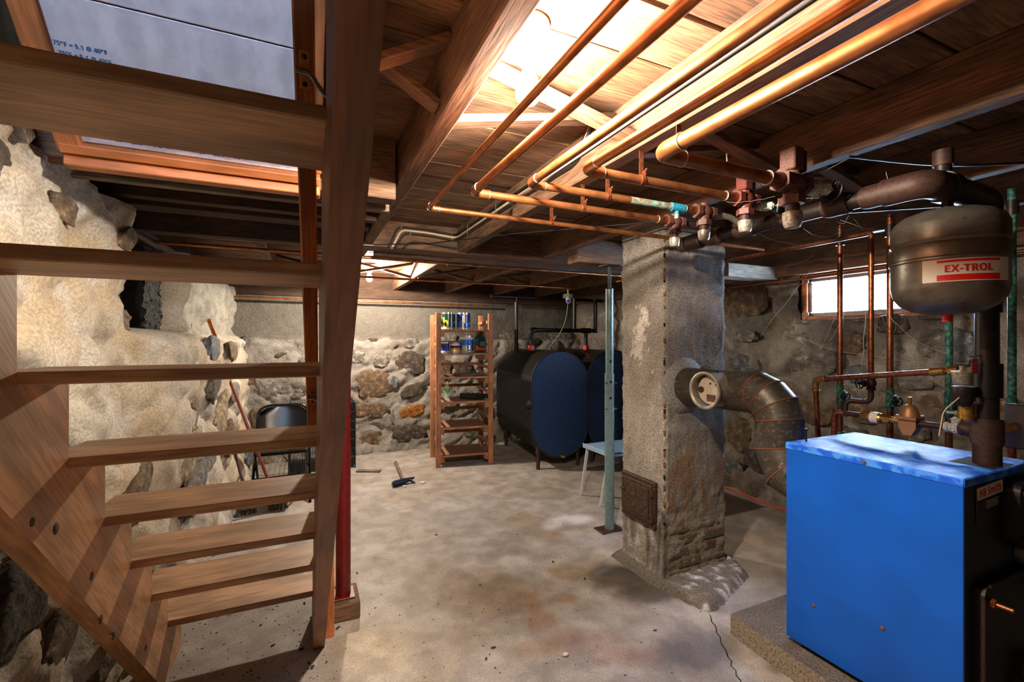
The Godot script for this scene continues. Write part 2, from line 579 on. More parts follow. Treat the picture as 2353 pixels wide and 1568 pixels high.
	mk("red_bright", Color(0.80, 0.04, 0.05), 0.35)
	mk("lens_blue", Color(0.25, 0.25, 0.85), 0.2)
	mk("broom_red", Color(0.50, 0.24, 0.17), 0.4)
	mk("broom_dark", Color(0.30, 0.20, 0.19), 0.4)
	mk("hammer_blue", Color(0.05, 0.08, 0.16), 0.4, 0.3)
	mk("cable_grey", Color(0.30, 0.29, 0.28), 0.5)
	mk("soot", Color(0.05, 0.045, 0.04), 0.95)
	mk("debris", Color(0.22, 0.17, 0.12), 0.9)
	mk("chip_white", Color(0.85, 0.83, 0.8), 0.8)
	var gl := mk("glass", Color(0.9, 0.95, 1.0, 0.06), 0.02)
	gl.transparency = BaseMaterial3D.TRANSPARENCY_ALPHA
	var bt := mk("clear_plastic", Color(0.85, 0.92, 0.95, 0.25), 0.1)
	bt.transparency = BaseMaterial3D.TRANSPARENCY_ALPHA
	var gb := mk("bulb_glow", Color(1, 1, 1), 0.4)
	gb.emission_enabled = true
	gb.emission = Color(1.0, 0.93, 0.82)
	gb.emission_energy_multiplier = 14.0

const LEFT_STONES := [[-2.04, 1.85, 0.071, 0.051, "brown", 0.0], [-1.66, 1.89, 0.075, 0.061, "dark", -0.5], [-2.58, 1.86, 0.226, 0.047, "brown", 0.3], [-3.78, 1.35, 0.428, 0.085, "slate", 0.0], [-4.54, 1.31, 0.315, 0.088, "brown", 0.0], [-3.78, 1.08, 0.292, 0.079, "dark", 0.4], [-5.95, 1.36, 0.386, 0.088, "dark", 0.0], [-3.37, 0.86, 0.144, 0.048, "brown", 0.6], [-4.10, 0.82, 0.284, 0.112, "tan", 0.5], [-3.10, 0.76, 0.361, 0.087, "tan", 0.4], [-3.65, 0.63, 0.296, 0.122, "grey", 0.0], [-5.65, 0.21, 0.314, 0.168, "slate", 0.0], [-2.58, 0.72, 0.284, 0.087, "brown", 0.5], [-3.07, 0.57, 0.251, 0.096, "grey", 0.3], [-1.72, 0.66, 0.151, 0.127, "dark", 0.0], [-1.92, 0.44, 0.127, 0.077, "brown", 0.3], [-2.19, 0.20, 0.154, 0.068, "brown", 0.0], [-3.43, 0.99, 0.128, 0.038, "brown", 0.0], [-4.81, 0.93, 0.312, 0.086, "grey", 0.0], [-4.37, 0.60, 0.181, 0.092, "brown", 0.5], [-4.92, 0.59, 0.234, 0.088, "tan", 0.0], [-6.70, 0.20, 0.315, 0.145, "brown", 0.0]]
const BACK_STONES := [[0.78, 0.86, 0.201, 0.175, "brown", 0.0], [1.24, 1.10, 0.186, 0.164, "dark", 0.0], [1.27, 0.75, 0.170, 0.085, "dark", 0.4], [0.75, 0.53, 0.210, 0.098, "brown", 0.0], [1.25, 0.48, 0.175, 0.079, "ochre", 0.2], [1.23, 0.20, 0.225, 0.119, "dark", 0.0], [0.74, 0.15, 0.147, 0.104, "brown", 0.3], [0.58, 1.20, 0.097, 0.086, "grey", 0.0], [0.88, 1.14, 0.091, 0.077, "grey", 0.0], [0.78, 1.41, 0.069, 0.027, "dark", 0.0], [1.25, 1.37, 0.096, 0.068, "grey", 0.0], [-0.13, 0.81, 0.134, 0.097, "grey", 0.0], [-0.39, 0.85, 0.119, 0.120, "grey", 0.2], [-0.25, 1.23, 0.199, 0.040, "dark", 0.0], [-0.57, 1.00, 0.069, 0.148, "brown", 0.0], [-0.46, 0.03, 0.122, 0.129, "tan", 0.0], [-0.24, 0.31, 0.136, 0.101, "brown", 0.0], [-0.01, 1.11, 0.066, 0.083, "grey", 0.0], [-0.51, 0.53, 0.061, 0.109, "brown", 0.0], [1.03, 0.42, 0.044, 0.100, "grey", 0.0], [1.03, 0.87, 0.049, 0.078, "slate", 0.0], [1.03, 0.09, 0.049, 0.056, "grey", 0.0], [1.75, 1.42, 0.121, 0.082, "grey", 0.0], [2.03, 1.36, 0.126, 0.084, "dark", 0.0], [2.31, 1.24, 0.104, 0.122, "grey", 0.0], [1.69, 1.01, 0.096, 0.140, "brown", 0.0], [1.96, 1.01, 0.137, 0.119, "dark", 0.0], [2.25, 0.88, 0.116, 0.121, "grey", 0.0], [1.75, 0.60, 0.121, 0.129, "grey", 0.0], [2.06, 0.53, 0.139, 0.120, "brown", 0.0], [2.31, 0.39, 0.104, 0.134, "dark", 0.0], [1.75, 0.22, 0.145, 0.117, "dark", 0.0], [2.09, 0.14, 0.152, 0.120, "grey", 0.0], [2.31, 0.02, 0.104, 0.085, "brown", 0.0], [2.65, 1.46, 0.136, 0.075, "grey", 0.0], [3.00, 1.39, 0.157, 0.064, "dark", 0.0], [3.51, 1.46, 0.197, 0.079, "grey", 0.0], [3.98, 1.39, 0.209, 0.094, "brown", 0.0]]
const RIGHT_STONES := [[-2.99, 1.79, 0.235, 0.174, "brown", 0.0], [-2.43, 1.32, 0.284, 0.189, "grey", -0.1], [-2.95, 1.18, 0.175, 0.082, "slate", 0.0], [-3.05, 1.00, 0.144, 0.075, "brown", 0.0], [-2.14, 0.99, 0.157, 0.102, "grey", 0.0], [-1.78, 1.52, 0.098, 0.068, "dark", 0.0], [-1.56, 1.38, 0.091, 0.087, "grey", 0.0], [-3.05, 0.48, 0.154, 0.167, "brown", 0.0], [-2.81, 0.29, 0.156, 0.111, "dark", 0.0], [-1.93, 0.87, 0.124, 0.077, "brown", 0.0], [-1.66, 1.14, 0.106, 0.065, "grey", 0.0], [-1.42, 1.36, 0.075, 0.110, "slate", 0.0], [-2.98, 1.45, 0.158, 0.058, "grey", 0.0], [-1.97, 1.15, 0.104, 0.071, "slate", 0.0], [-2.78, 0.92, 0.102, 0.071, "grey", 0.0], [-2.06, 1.38, 0.091, 0.080, "brown", 0.0], [-1.81, 1.29, 0.089, 0.062, "grey", 0.0], [-3.05, 0.75, 0.125, 0.067, "grey", 0.0], [-2.32, 0.81, 0.124, 0.092, "brown", 0.0], [-1.56, 0.98, 0.091, 0.063, "brown", 0.0], [-1.38, 1.08, 0.069, 0.071, "grey", 0.0], [-3.03, 0.19, 0.123, 0.075, "slate", 0.0], [-2.65, 1.95, 0.113, 0.038, "dark", 0.0], [-3.05, 2.00, 0.125, 0.033, "grey", 0.0], [-1.68, 0.78, 0.098, 0.060, "grey", 0.0], [-2.09, 0.68, 0.123, 0.060, "slate", 0.0], [-1.24, 1.23, 0.074, 0.104, "grey", 0.0], [-1.20, 0.95, 0.072, 0.103, "brown", 0.0]]
const FLOOR_STAINS_AND_GLOW := [[0.93, -2.31, 2.99, 1.21, -1.49, 3.26, Color(.27,.185,.115), 0.75, 0.60],
	[0.70, -2.61, 3.82, 1.02, -1.88, 4.11, Color(.31,.24,.18), 0.55, 0.70],
	[1.07, -1.99, 11.98, 6.45, -4.24, 9.30, Color(.36,.20,.12), 0.60, 0.25],
	[1.09, -2.12, 24.29, 12.48, -2.65, 5.81, Color(.36,.20,.12), 0.60, 0.30],
	[1.29, -2.12, 12.11, 7.36, -9.95, 21.82, Color(.42,.24,.13), 0.60, 0.30],
	[1.17, -1.80, 3.78, 2.45, -3.94, 8.63, Color(.40,.26,.2), 0.55, 0.35],
	[1.28, -1.62, 4.66, 3.67, -5.77, 12.65, Color(.43,.27,.22), 0.55, 0.35],
	[0.95, -1.83, 7.47, 3.88, -6.45, 14.14, Color(.40,.26,.18), 0.50, 0.40],
	[1.72, -3.02, 10.09, 5.75, -3.15, 6.91, Color(.72,.72,.73), 0.70, 0.60],
	[1.92, -3.02, 5.69, 3.61, -3.44, 7.53, Color(.82,.82,.83), 0.85, 0.50],
	[1.56, -3.18, 5.27, 2.58, -1.71, 3.75, Color(.36,.25,.15), 0.60, 0.60],
	[1.59, -2.82, 7.04, 3.97, -3.62, 7.93, Color(.38,.25,.14), 0.50, 0.50],
	[1.28, -2.78, 12.87, 5.92, -8.07, 17.69, Color(.30,.24,.18), 0.60, 0.30],
	[1.32, -2.66, 10.48, 5.20, -9.82, 21.52, Color(.33,.27,.21), 0.50, 0.30],
	[1.20, -2.61, 8.21, 3.78, -4.56, 9.99, Color(.70,.70,.71), 0.60, 0.60],
	[1.45, -2.34, 6.05, 3.76, -5.80, 12.72, Color(.42,.26,.11), 0.60, 0.30],
	[1.46, -2.34, 9.57, 5.94, -10.08, 22.10, Color(.48,.43,.36), 0.70, 0.30],
	[1.71, -2.18, 3.68, 2.90, -2.07, 4.55, Color(.07,.055,.045), 0.95, 0.60],
	[1.74, -1.98, 4.63, 4.07, -3.17, 6.94, Color(.08,.062,.05), 0.90, 0.50],
	[1.58, -2.16, 6.55, 4.78, -4.89, 10.72, Color(.2,.15,.11), 0.50, 0.70],
	[1.60, -1.51, 3.99, 4.23, -2.42, 5.30, Color(.12,.11,.13), 0.80, 0.70],
	[1.64, -1.65, 7.20, 7.14, -4.21, 9.22, Color(.3,.25,.24), 0.40, 0.70],
	[2.05, -1.75, 7.63, 8.92, -2.52, 5.52, Color(.45,.38,.4), 0.50, 0.60],
	[2.24, -1.83, 5.65, 6.93, -7.47, 16.38, Color(.6,.58,.6), 0.50, 0.50],
	[1.86, -2.32, 4.85, 3.89, -5.21, 11.42, Color(.6,.58,.57), 0.40, 0.60],
	[1.83, -2.46, 8.38, 6.23, -6.73, 14.75, Color(.66,.65,.64), 0.50, 0.50],
	[0.45, -2.96, 12.39, 1.88, -5.21, 11.42, Color(.3,.22,.15), 0.40, 0.60],
	[0.91, -3.43, 4.85, 1.29, -2.05, 4.49, Color(.44,.4,.37), 0.40, 0.70],
	[1.11, -3.75, 3.71, 1.10, -2.87, 6.30, Color(.62,.61,.60), 0.50, 0.70],
	[0.71, -4.17, 5.19, 0.88, -2.58, 5.65, Color(.42,.34,.27), 0.40, 0.60],
	[0.93, -2.94, 4.08, 1.29, -6.46, 14.15, Color(.6,.58,.55), 0.35, 0.70],
	[0.27, -2.15, 4.77, 0.59, -1.75, 3.84, Color(.60,.50,.37), 0.80, 0.70],  # warm pool of light by the stairs, put into the floor colour
	[0.42, -1.93, 4.50, 0.98, -4.06, 8.90, Color(.44,.35,.24), 0.40, 0.70],
	[0.33, -2.15, 17.04, 2.58, -9.86, 21.61, Color(.33,.25,.14), 0.40, 0.60],
	[0.50, -2.01, 36.03, 9.04, -14.61, 32.03, Color(.3,.2,.11), 0.50, 0.60],
	[1.29, -1.49, 7.24, 6.25, -8.47, 18.56, Color(.5,.46,.45), 0.50, 0.50],
	[1.95, -1.45, 12.83, 17.28, -3.34, 7.33, Color(.2,.13,.07), 0.70, 0.50],
	[1.86, -1.30, 11.81, 16.91, -7.93, 17.37, Color(.22,.14,.08), 0.70, 0.50],
	[2.87, -2.20, 3.21, 4.18, -2.27, 4.98, Color(.46,.36,.28), 0.50, 0.60],
	[3.32, -2.43, 3.27, 4.47, -2.61, 5.71, Color(.5,.45,.4), 0.40, 0.60],
	[2.17, -4.08, 3.33, 1.77, -3.56, 7.79, Color(.5,.48,.46), 0.40, 0.60],
	[0.71, -2.04, 7.63, 2.66, -4.33, 9.50, Color(.34,.26,.18), 0.40, 0.70]]

func _ready() -> void:
	rng.seed = 7
	nz.seed = 4
	nz.noise_type = FastNoiseLite.TYPE_SIMPLEX_SMOOTH
	nz.frequency = 1.0
	nz.fractal_octaves = 3
	for e in [[nf, FastNoiseLite.RETURN_DISTANCE2_SUB], [nc, FastNoiseLite.RETURN_CELL_VALUE]]:
		e[0].noise_type = FastNoiseLite.TYPE_CELLULAR
		e[0].frequency = 1.0
		e[0].fractal_type = FastNoiseLite.FRACTAL_NONE
		e[0].cellular_jitter = 0.9
		e[0].seed = 12
		e[0].cellular_return_type = e[1]
	var cam := Camera3D.new()
	cam.name = "camera"
	cam.fov = rad_to_deg(2.0 * atan(784.0 / 1040.0))
	cam.near = 0.02
	cam.far = 60.0
	cam.position = Vector3(0, 1.4, 0)
	cam.rotation = Vector3(0, -atan(474.5 / 1040.0), 0)
	add_child(cam)
	cam.current = true
	var we := WorldEnvironment.new()
	we.name = "surroundings"
	var env := Environment.new()
	env.background_mode = Environment.BG_COLOR
	env.background_color = Color(0.76, 0.87, 1.0)
	env.background_energy_multiplier = 150.0
	env.tonemap_mode = Environment.TONE_MAPPER_LINEAR
	env.tonemap_exposure = 1.0
	env.sdfgi_enabled = true
	env.ssao_enabled = true
	env.ssil_enabled = true
	we.environment = env
	add_child(we)
	make_materials()
	build_shell()
	build_stairs()
	build_lamps()
	build_chimney()
	build_boiler()
	build_copper()
	build_boiler_pipes()
	build_storage()
	build_loose()
	build_fine()

const RISE := 0.2215
const RUN := 0.2174
const TREAD_Z := -0.79
const TREAD_Y := 1.781
const TREAD_T := 0.027
const DECK := 2.23      # underside of the subfloor
const JOIST_Y := 2.05   # underside of the joists

func lin(r: float, g: float, b: float) -> Color:
	return Color(r, g, b).srgb_to_linear()

# one unit stone: a lumpy rounded block
func stone_mesh(seed_: int) -> ArrayMesh:
	var s := Sh.new()
	var f := FastNoiseLite.new()
	f.seed = seed_
	f.frequency = 0.9
	f.fractal_octaves = 4
	var nu := 22
	var nv := 12
	var ex := 0.62 + 0.25 * absf(f.get_noise_2d(7.0, 3.0) * 2.0)
	var pt := func(i: int, j: int) -> Vector3:
		var la := (float(j) / nv - 0.5) * PI
		var lo := float(i % nu) / nu * TAU
		var sg := func(x: float) -> float: return signf(x) * pow(absf(x), ex)
		var p := Vector3(sg.call(cos(la) * cos(lo)), sg.call(cos(la) * sin(lo)), signf(sin(la)) * pow(absf(sin(la)), 0.55))
		var k := 1.0 + 0.34 * f.get_noise_3dv(p * 1.1 + Vector3(seed_, 0, 0)) + 0.16 * f.get_noise_3dv(p * 3.4)
		return p * k
	s.sheet(nu, nv, pt, func(_p: Vector3, _i: int, _j: int) -> Color: return Color.WHITE, Vector3.ZERO)
	# normals face outward: the sheet's side is decided point by point
	for k in s.n.size():
		if s.n[k].dot(s.v[k]) < 0.0:
			s.n[k] = -s.n[k]
	var old := s.ix
	s.ix = PackedInt32Array()
	for k in range(0, old.size(), 3):
		s.tri(old[k], old[k + 1], old[k + 2])
	return s.mesh()

func floor_h(x: float, z: float) -> float:
	return 0.006 * nz.get_noise_2d(x * 0.9, z * 0.9) + 0.0015 * nz.get_noise_2d(x * 7.0 + 40.0, z * 7.0)

func floor_col(p: Vector3, _i: int, _j: int) -> Color:
	var a := nz.get_noise_2d(p.x * 1.1 + 9.0, p.z * 1.1) * 0.5 + 0.5
	var b := nz.get_noise_2d(p.x * 1.9 - 20.0 + 0.5 * p.z, p.z * 3.4) * 0.5 + 0.5
	var k := nz.get_noise_2d(p.x * 11.0, p.z * 11.0 + 70.0)
	var c := Color(0.435, 0.395, 0.36).lerp(Color(0.35, 0.285, 0.225), clampf(a * 1.5 - 0.6, 0.0, 0.6))
	c = c.lerp(Color(0.60, 0.575, 0.55), clampf(b * 2.0 - 1.0, 0.0, 0.5))
	for s: Array in FLOOR_STAINS_AND_GLOW:
		var dx: float = p.x - s[0]
		var dz: float = p.z - s[1]
		if absf(dx) > 0.9 or absf(dz) > 0.9:
			continue
		var d := Vector2(s[2] * dx + s[3] * dz, s[4] * dx + s[5] * dz).length() + 0.35 * (b - 0.5) + 0.16 * k
		if d < 1.6:
			c = c.lerp(s[6], s[7] * (1.0 - smoothstep(1.0 - s[8], 1.0 + 0.5 * s[8], d)))
	return c * (1.0 + 0.09 * k)

# rubble under the wash: x is how far inside a block the point lies (0 in a joint), y a value of the block
func rubble(u: float, v: float) -> Vector2:
	var a := u + 0.16 * nz.get_noise_2d(u * 1.1, v * 1.1 + 30.0)
	var b := v + 0.16 * nz.get_noise_2d(u * 1.1 + 60.0, v * 1.1)
	return Vector2(nf.get_noise_2d(a, b) + 1.0, nc.get_noise_2d(a, b) * 0.5 + 0.5)

func left_x(z: float, y: float) -> float:
	var x := -0.76
	var n1 := nz.get_noise_2d(z * 1.7, y * 1.7 + 5.0)
	var n2 := nz.get_noise_2d(z * 5.0 + 31.0, y * 5.0)
	var n3 := nz.get_noise_2d(z * 13.0, y * 13.0 + 11.0)
	var lip := 1.42 + 0.05 * nz.get_noise_2d(z * 2.2, 77.0)
	x += 0.13 * smoothstep(-2.3, -2.9, z) * (1.0 - smoothstep(lip - 0.03, lip + 0.05, y))
	x += 0.08 * (1.0 - smoothstep(0.0, 0.6, y))
	x += 0.060 * n1 + 0.014 * n2 + 0.005 * n3 + 0.034 * smoothstep(0.0, 0.4, rubble(z * 2.7, y * 4.1).x)
	# the black hole in the wall
	if z < -2.62 and z > -3.72 and y > 1.44 + 0.03 * n2:
		x -= 0.34 * smoothstep(-2.62, -2.70, z) * smoothstep(-3.72, -3.66, z) * smoothstep(1.44, 1.50, y)
	return x

func left_col(p: Vector3, _i: int, _j: int) -> Color:
	var a := nz.get_noise_2d(p.z * 1.4 + 50.0, p.y * 1.4) * 0.5 + 0.5
	var b := nz.get_noise_2d(p.z * 4.2 - 13.0, p.y * 4.2) * 0.5 + 0.5
	var d := nz.get_noise_2d(p.z * 9.0, p.y * 9.0 + 20.0)
	var q := rubble(p.z * 2.7, p.y * 4.1)
	var c := Color(0.58, 0.54, 0.46)
	c = c.lerp(Color(0.56, 0.42, 0.25), clampf(a * 2.4 - 1.0, 0.0, 0.65))
	# worn blocks show tan, brown or grey through the wash; joints stay white
	var worn := smoothstep(0.08, 0.35, q.x + 0.5 * (b - 0.5)) * clampf(1.6 * absf(q.y - 0.45) + 0.4 * (b - 0.3), 0.0, 1.0)
	c = c.lerp(Color(0.50, 0.40, 0.27) if q.y < 0.35 else (Color(0.33, 0.31, 0.28) if q.y > 0.72 else Color(0.55, 0.48, 0.36)), 0.85 * worn)
	c = c.lerp(Color(0.70, 0.70, 0.70), clampf(b * 2.2 - 1.1, 0.0, 0.7))
	c = c.lerp(Color(0.26, 0.22, 0.17), clampf((1.0 - b) * 2.4 - 1.5, 0.0, 0.6))
	if p.z < -3.75 and p.y > 1.44:
		c = Color(0.36, 0.35, 0.31) * (1.0 + 0.2 * d)
	if p.z < -2.62 and p.z > -3.72 and p.x < -0.93:
		c = Color(0.17, 0.145, 0.12)   # bare earth and stone behind the face
	return c * Color(0.84, 0.81, 0.77) * (1.0 + 0.16 * d)

func back_z(x: float, y: float) -> float:
	var z := -5.93
	var low := 1.0 - smoothstep(1.38, 1.46, y + 0.05 * nz.get_noise_2d(x * 2.0, 3.0))
	z += low * (0.02 + 0.026 * smoothstep(0.0, 0.4, rubble(x * 3.3, y * 4.4).x) + 0.03 * nz.get_noise_2d(x * 2.3 + 12.0, y * 2.3) + 0.014 * nz.get_noise_2d(x * 8.0, y * 8.0))
	z += 0.006 * nz.get_noise_2d(x * 6.0, y * 6.0 + 44.0) + 0.06 * (1.0 - smoothstep(0.0, 0.25, y))
	return z

func back_col(p: Vector3, _i: int, _j: int) -> Color:
	var b := nz.get_noise_2d(p.x * 4.2 - 13.0, p.y * 4.2) * 0.5 + 0.5
	var d := nz.get_noise_2d(p.x * 10.0, p.y * 10.0 + 20.0)
	var a := nz.get_noise_2d(p.x * 1.3 + 17.0, p.y * 1.3) * 0.5 + 0.5
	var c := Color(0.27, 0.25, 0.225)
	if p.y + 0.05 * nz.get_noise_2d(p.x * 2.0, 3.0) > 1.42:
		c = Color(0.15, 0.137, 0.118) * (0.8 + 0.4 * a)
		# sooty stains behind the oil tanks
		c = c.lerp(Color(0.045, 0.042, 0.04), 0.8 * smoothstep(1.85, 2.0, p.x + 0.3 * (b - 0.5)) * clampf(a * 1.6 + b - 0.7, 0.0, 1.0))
	else:
		var q := rubble(p.x * 3.3, p.y * 4.4)
		c = c.lerp(Color(0.15, 0.125, 0.10) if q.y < 0.45 else Color(0.24, 0.22, 0.19), 0.8 * smoothstep(0.2, 0.5, q.x + 0.4 * (b - 0.5)))
		c = c.lerp(Color(0.38, 0.37, 0.35), clampf(b * 2.4 - 1.3, 0.0, 0.7))
		c = c.lerp(Color(0.22, 0.185, 0.15), clampf((1.0 - a) * 2.4 - 1.3, 0.0, 0.55))
	return c * (1.0 + 0.14 * d)

func right_x(z: float, y: float) -> float:
	return 3.80 - 0.045 * smoothstep(0.0, 0.45, rubble(z * 2.1, y * 3.3).x) - 0.07 * nz.get_noise_2d(z * 1.9 + 90.0, y * 1.9) - 0.03 * nz.get_noise_2d(z * 5.5, y * 5.5) - 0.014 * nz.get_noise_2d(z * 14.0, y * 14.0) - 0.12 * (1.0 - smoothstep(0.0, 0.45, y))

func right_col(p: Vector3, _i: int, _j: int) -> Color:
	var b := nz.get_noise_2d(p.z * 4.0 - 13.0, p.y * 4.0 + 61.0) * 0.5 + 0.5
	var d := nz.get_noise_2d(p.z * 10.0, p.y * 10.0 + 20.0)
	var a := nz.get_noise_2d(p.z * 1.6 + 17.0, p.y * 1.6) * 0.5 + 0.5
	var c := Color(0.24, 0.21, 0.18)
	c = c.lerp(Color(0.42, 0.40, 0.37), clampf(b * 2.4 - 1.3, 0.0, 0.7))
	c = c.lerp(Color(0.17, 0.125, 0.09), clampf((1.0 - a) * 2.6 - 1.2, 0.0, 0.7))
	var q := rubble(p.z * 2.1, p.y * 3.3)
	c = c.lerp(Color(0.16, 0.115, 0.075) if q.y < 0.4 else (Color(0.13, 0.125, 0.115) if q.y < 0.7 else Color(0.27, 0.245, 0.21)), 0.75 * smoothstep(0.12, 0.45, q.x + 0.4 * (b - 0.5)))
	c = c.lerp(Color(0.05, 0.042, 0.036), 0.6 * (1.0 - smoothstep(0.0, 0.07, absf(q.x - 0.12) + 0.05 * b)))
	return c * (1.0 + 0.22 * d)

func stones(wall: Node3D, list: Array, meshes: Array, side: String) -> void:
	var k := 0
	for s: Array in list:
		k += 1
		var hw: float = minf(s[2], s[3] * 2.4)
		var hh: float = s[3]
		var u := Vector3(0, 0, 1)
		var at := Vector3.ZERO
		var w := Vector3(1, 0, 0)
		if side == "left":
			at = Vector3(left_x(s[0], s[1]) + 0.002, s[1], s[0])
		elif side == "right":
			w = Vector3(-1, 0, 0)
			at = Vector3(right_x(s[0], s[1]) + 0.010, s[1], s[0])
		else:
			u = Vector3(1, 0, 0)
			w = Vector3(0, 0, 1)
			at = Vector3(s[0], s[1], back_z(s[0], s[1]) - 0.012)
		var up := Vector3.UP
		var rot := Basis(w, s[5])
		var deep := clampf((0.22 if side == "right" else 0.35) * minf(hw, hh), 0.02, 0.045)
		inst(wall, "stone", meshes[k % meshes.size()], M["stone_" + s[4]], Transform3D(Basis(rot * u * hw, rot * up * hh, w * deep), at))

func build_shell() -> void:
	var fl := struct("floor")
	var s := Sh.new()
	var nx := 255
	var nzz := 365
	s.sheet(nx, nzz, func(i: int, j: int) -> Vector3:
		var x := -1.1 + 5.1 * i / nx
		var z := 1.2 - 7.3 * j / nzz
		return Vector3(x, floor_h(x, z), z), floor_col, Vector3.UP)
	part(fl, "surface", s, M.concrete)
	part(fl, "slab", box_at(Vector3(-1.4, -0.25, -6.4), Vector3(4.3, -0.02, 1.5)), M.stone_dark)
	# the crack that runs from the chimney footing toward the boiler pad
	var cr := Sh.new()
	var pts := []
	var a := Vector3(1.875, 0.0, -1.68)
	var b := Vector3(1.50, 0.0, -1.12)
	for k in 25:
		var p := a.lerp(b, k / 24.0)
		p += Vector3(0.02, 0, 0.014) * nz.get_noise_1d(k * 17.0)
		p.y = floor_h(p.x, p.z) + 0.0006
		pts.append(p)
	for k in 24:
		cr.bar(pts[k], pts[k + 1], 0.0045 + 0.003 * nz.get_noise_1d(k * 31.0), 0.0016, Vector3.UP, 0.0)
	part(fl, "crack", cr, M.soot)
	var meshes := []
	for k in 9:
		meshes.append(stone_mesh(100 + k))
	var wl := struct("wall_left")
	s = Sh.new()
	s.sheet(300, 84, func(i: int, j: int) -> Vector3:
		var z := 1.2 - 7.25 * i / 300.0
		var y := -0.05 + 2.05 * j / 84.0
		return Vector3(left_x(z, y), y, z), left_col, Vector3(1, 0, 0))
	part(wl, "limewashed_face", s, M.limewash)
	part(wl, "core", box_at(Vector3(-1.6, -0.1, -6.4), Vector3(-1.16, 2.3, 1.5)), M.stone_dark)
	part(wl, "wall_cap", box_at(Vector3(-1.2, 1.985, -6.2), Vector3(-0.86, 2.06, -1.95)), M.old_z)
	part(wl, "sill_beam", box_at(Vector3(-1.2, 2.05, -6.2), Vector3(-0.90, 2.25, -1.95)), M.old_z)
	stones(wl, LEFT_STONES, meshes, "left")
	# inside the black hole: a rough slab standing on edge and old boards
	s = Sh.new()
	s.sheet(24, 24, func(i: int, j: int) -> Vector3:
		var z := -3.30 - 0.34 * i / 24.0
		var y := 1.46 + 0.5 * j / 24.0
		return Vector3(-0.86 + 0.03 * nz.get_noise_2d(z * 22.0, y * 22.0), y, z), func(_p: Vector3, _i: int, _j: int) -> Color: return Color.WHITE, Vector3(1, 0, 0))
	part(wl, "rough_slab", s, M.stone_black)
	part(wl, "board", box_at(Vector3(-1.02, 1.50, -3.05), Vector3(-0.99, 1.98, -2.75)), M.old_y)
	inst(wl, "stone", meshes[2], M.stone_brown, Transform3D(Basis(Vector3(0, 0, 0.07), Vector3(0, 0.06, 0), Vector3(0.06, 0, 0)), Vector3(-0.84, 1.49, -2.76)))
	var wb := struct("wall_back")
	s = Sh.new()
	s.sheet(220, 90, func(i: int, j: int) -> Vector3:
		var x := -1.1 + 5.1 * i / 220.0
		var y := -0.05 + 2.02 * j / 90.0
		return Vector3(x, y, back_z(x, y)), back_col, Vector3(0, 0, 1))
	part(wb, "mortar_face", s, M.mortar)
	part(wb, "core", box_at(Vector3(-1.6, -0.1, -6.5), Vector3(4.3, 2.3, -6.08)), M.stone_dark)
	part(wb, "sill_beam", box_at(Vector3(-1.2, 1.93, -6.2), Vector3(4.0, 2.25, -5.90)), M.old_x)
	stones(wb, BACK_STONES, meshes, "back")
	var wr := struct("wall_right")
	s = Sh.new()
	var R := func(z0: float, z1: float, y0: float, y1: float) -> void:
		var ni := int(ceil(absf(z1 - z0) / 0.03))
		var nj := int(ceil((y1 - y0) / 0.03))
		s.sheet(ni, nj, func(i: int, j: int) -> Vector3:
			var z := z0 + (z1 - z0) * i / ni
			var y := y0 + (y1 - y0) * j / nj
			return Vector3(right_x(z, y), y, z), right_col, Vector3(-1, 0, 0))
	R.call(1.2, -6.05, -0.05, 1.57)
	R.call(1.2, -1.50, 1.57, 1.95)
	R.call(-2.46, -6.05, 1.57, 1.95)
	part(wr, "mortar_face", s, M.mortar)
	s = Sh.new()
	s.slab(Vector3(3.93, -0.1, -6.4), Vector3(4.3, 1.30, 1.5))
	s.slab(Vector3(3.93, 1.30, -1.10), Vector3(4.3, 2.3, 1.5))
	s.slab(Vector3(3.93, 1.30, -6.4), Vector3(4.3, 2.3, -3.1))
	s.slab(Vector3(3.90, 1.25, -1.50), Vector3(3.99, 1.96, -1.05))
	s.slab(Vector3(3.90, 1.25, -3.15), Vector3(3.99, 1.96, -2.46))
	s.slab(Vector3(3.90, 1.25, -3.15), Vector3(3.99, 1.575, -1.05))
	s.slab(Vector3(3.90, 1.94, -3.15), Vector3(4.02, 2.3, -1.05))
	part(wr, "core", s, M.stone_dark)
	s = Sh.new()
	s.slab(Vector3(3.72, 1.95, -6.0), Vector3(4.0, 2.25, 1.3))
	part(wr, "sill_beam", s, M.joist_z)
	s = Sh.new()
	s.slab(Vector3(3.76, 1.545, -2.48), Vector3(3.97, 1.575, -1.48))
	part(wr, "window_ledge", s, M.stone_grey)
	stones(wr, RIGHT_STONES, meshes, "right")
	var wf := struct("wall_front")
	part(wf, "face", box_at(Vector3(-1.6, -0.1, 1.2), Vector3(4.3, 2.65, 1.5)), M.stone_dark)
	part(wf, "upper_face", box_at(Vector3(-1.6, 3.10, 1.2), Vector3(0.4, 3.75, 1.5)), M.cream)
	part(wf, "upper_face", box_at(Vector3(-1.6, 2.65, 1.2), Vector3(-0.70, 3.10, 1.5)), M.cream)
	part(wf, "upper_face", box_at(Vector3(-0.05, 2.65, 1.2), Vector3(4.3, 3.10, 1.5)), M.cream)
	# added window, out of view, to throw cool light on the foam slope
	var w2 := struct("added_window_2")
	part(w2, "pane", box_at(Vector3(-0.70, 2.65, 1.34), Vector3(-0.05, 3.10, 1.345), 0.0), M.glass)
	var fr := Sh.new()
	for e in [[Vector3(-0.70, 2.65, 1.31), Vector3(-0.67, 3.10, 1.37)], [Vector3(-0.08, 2.65, 1.31), Vector3(-0.05, 3.10, 1.37)], [Vector3(-0.67, 2.65, 1.31), Vector3(-0.08, 2.68, 1.37)], [Vector3(-0.67, 3.07, 1.31), Vector3(-0.08, 3.10, 1.37)]]:
		fr.slab(e[0], e[1])
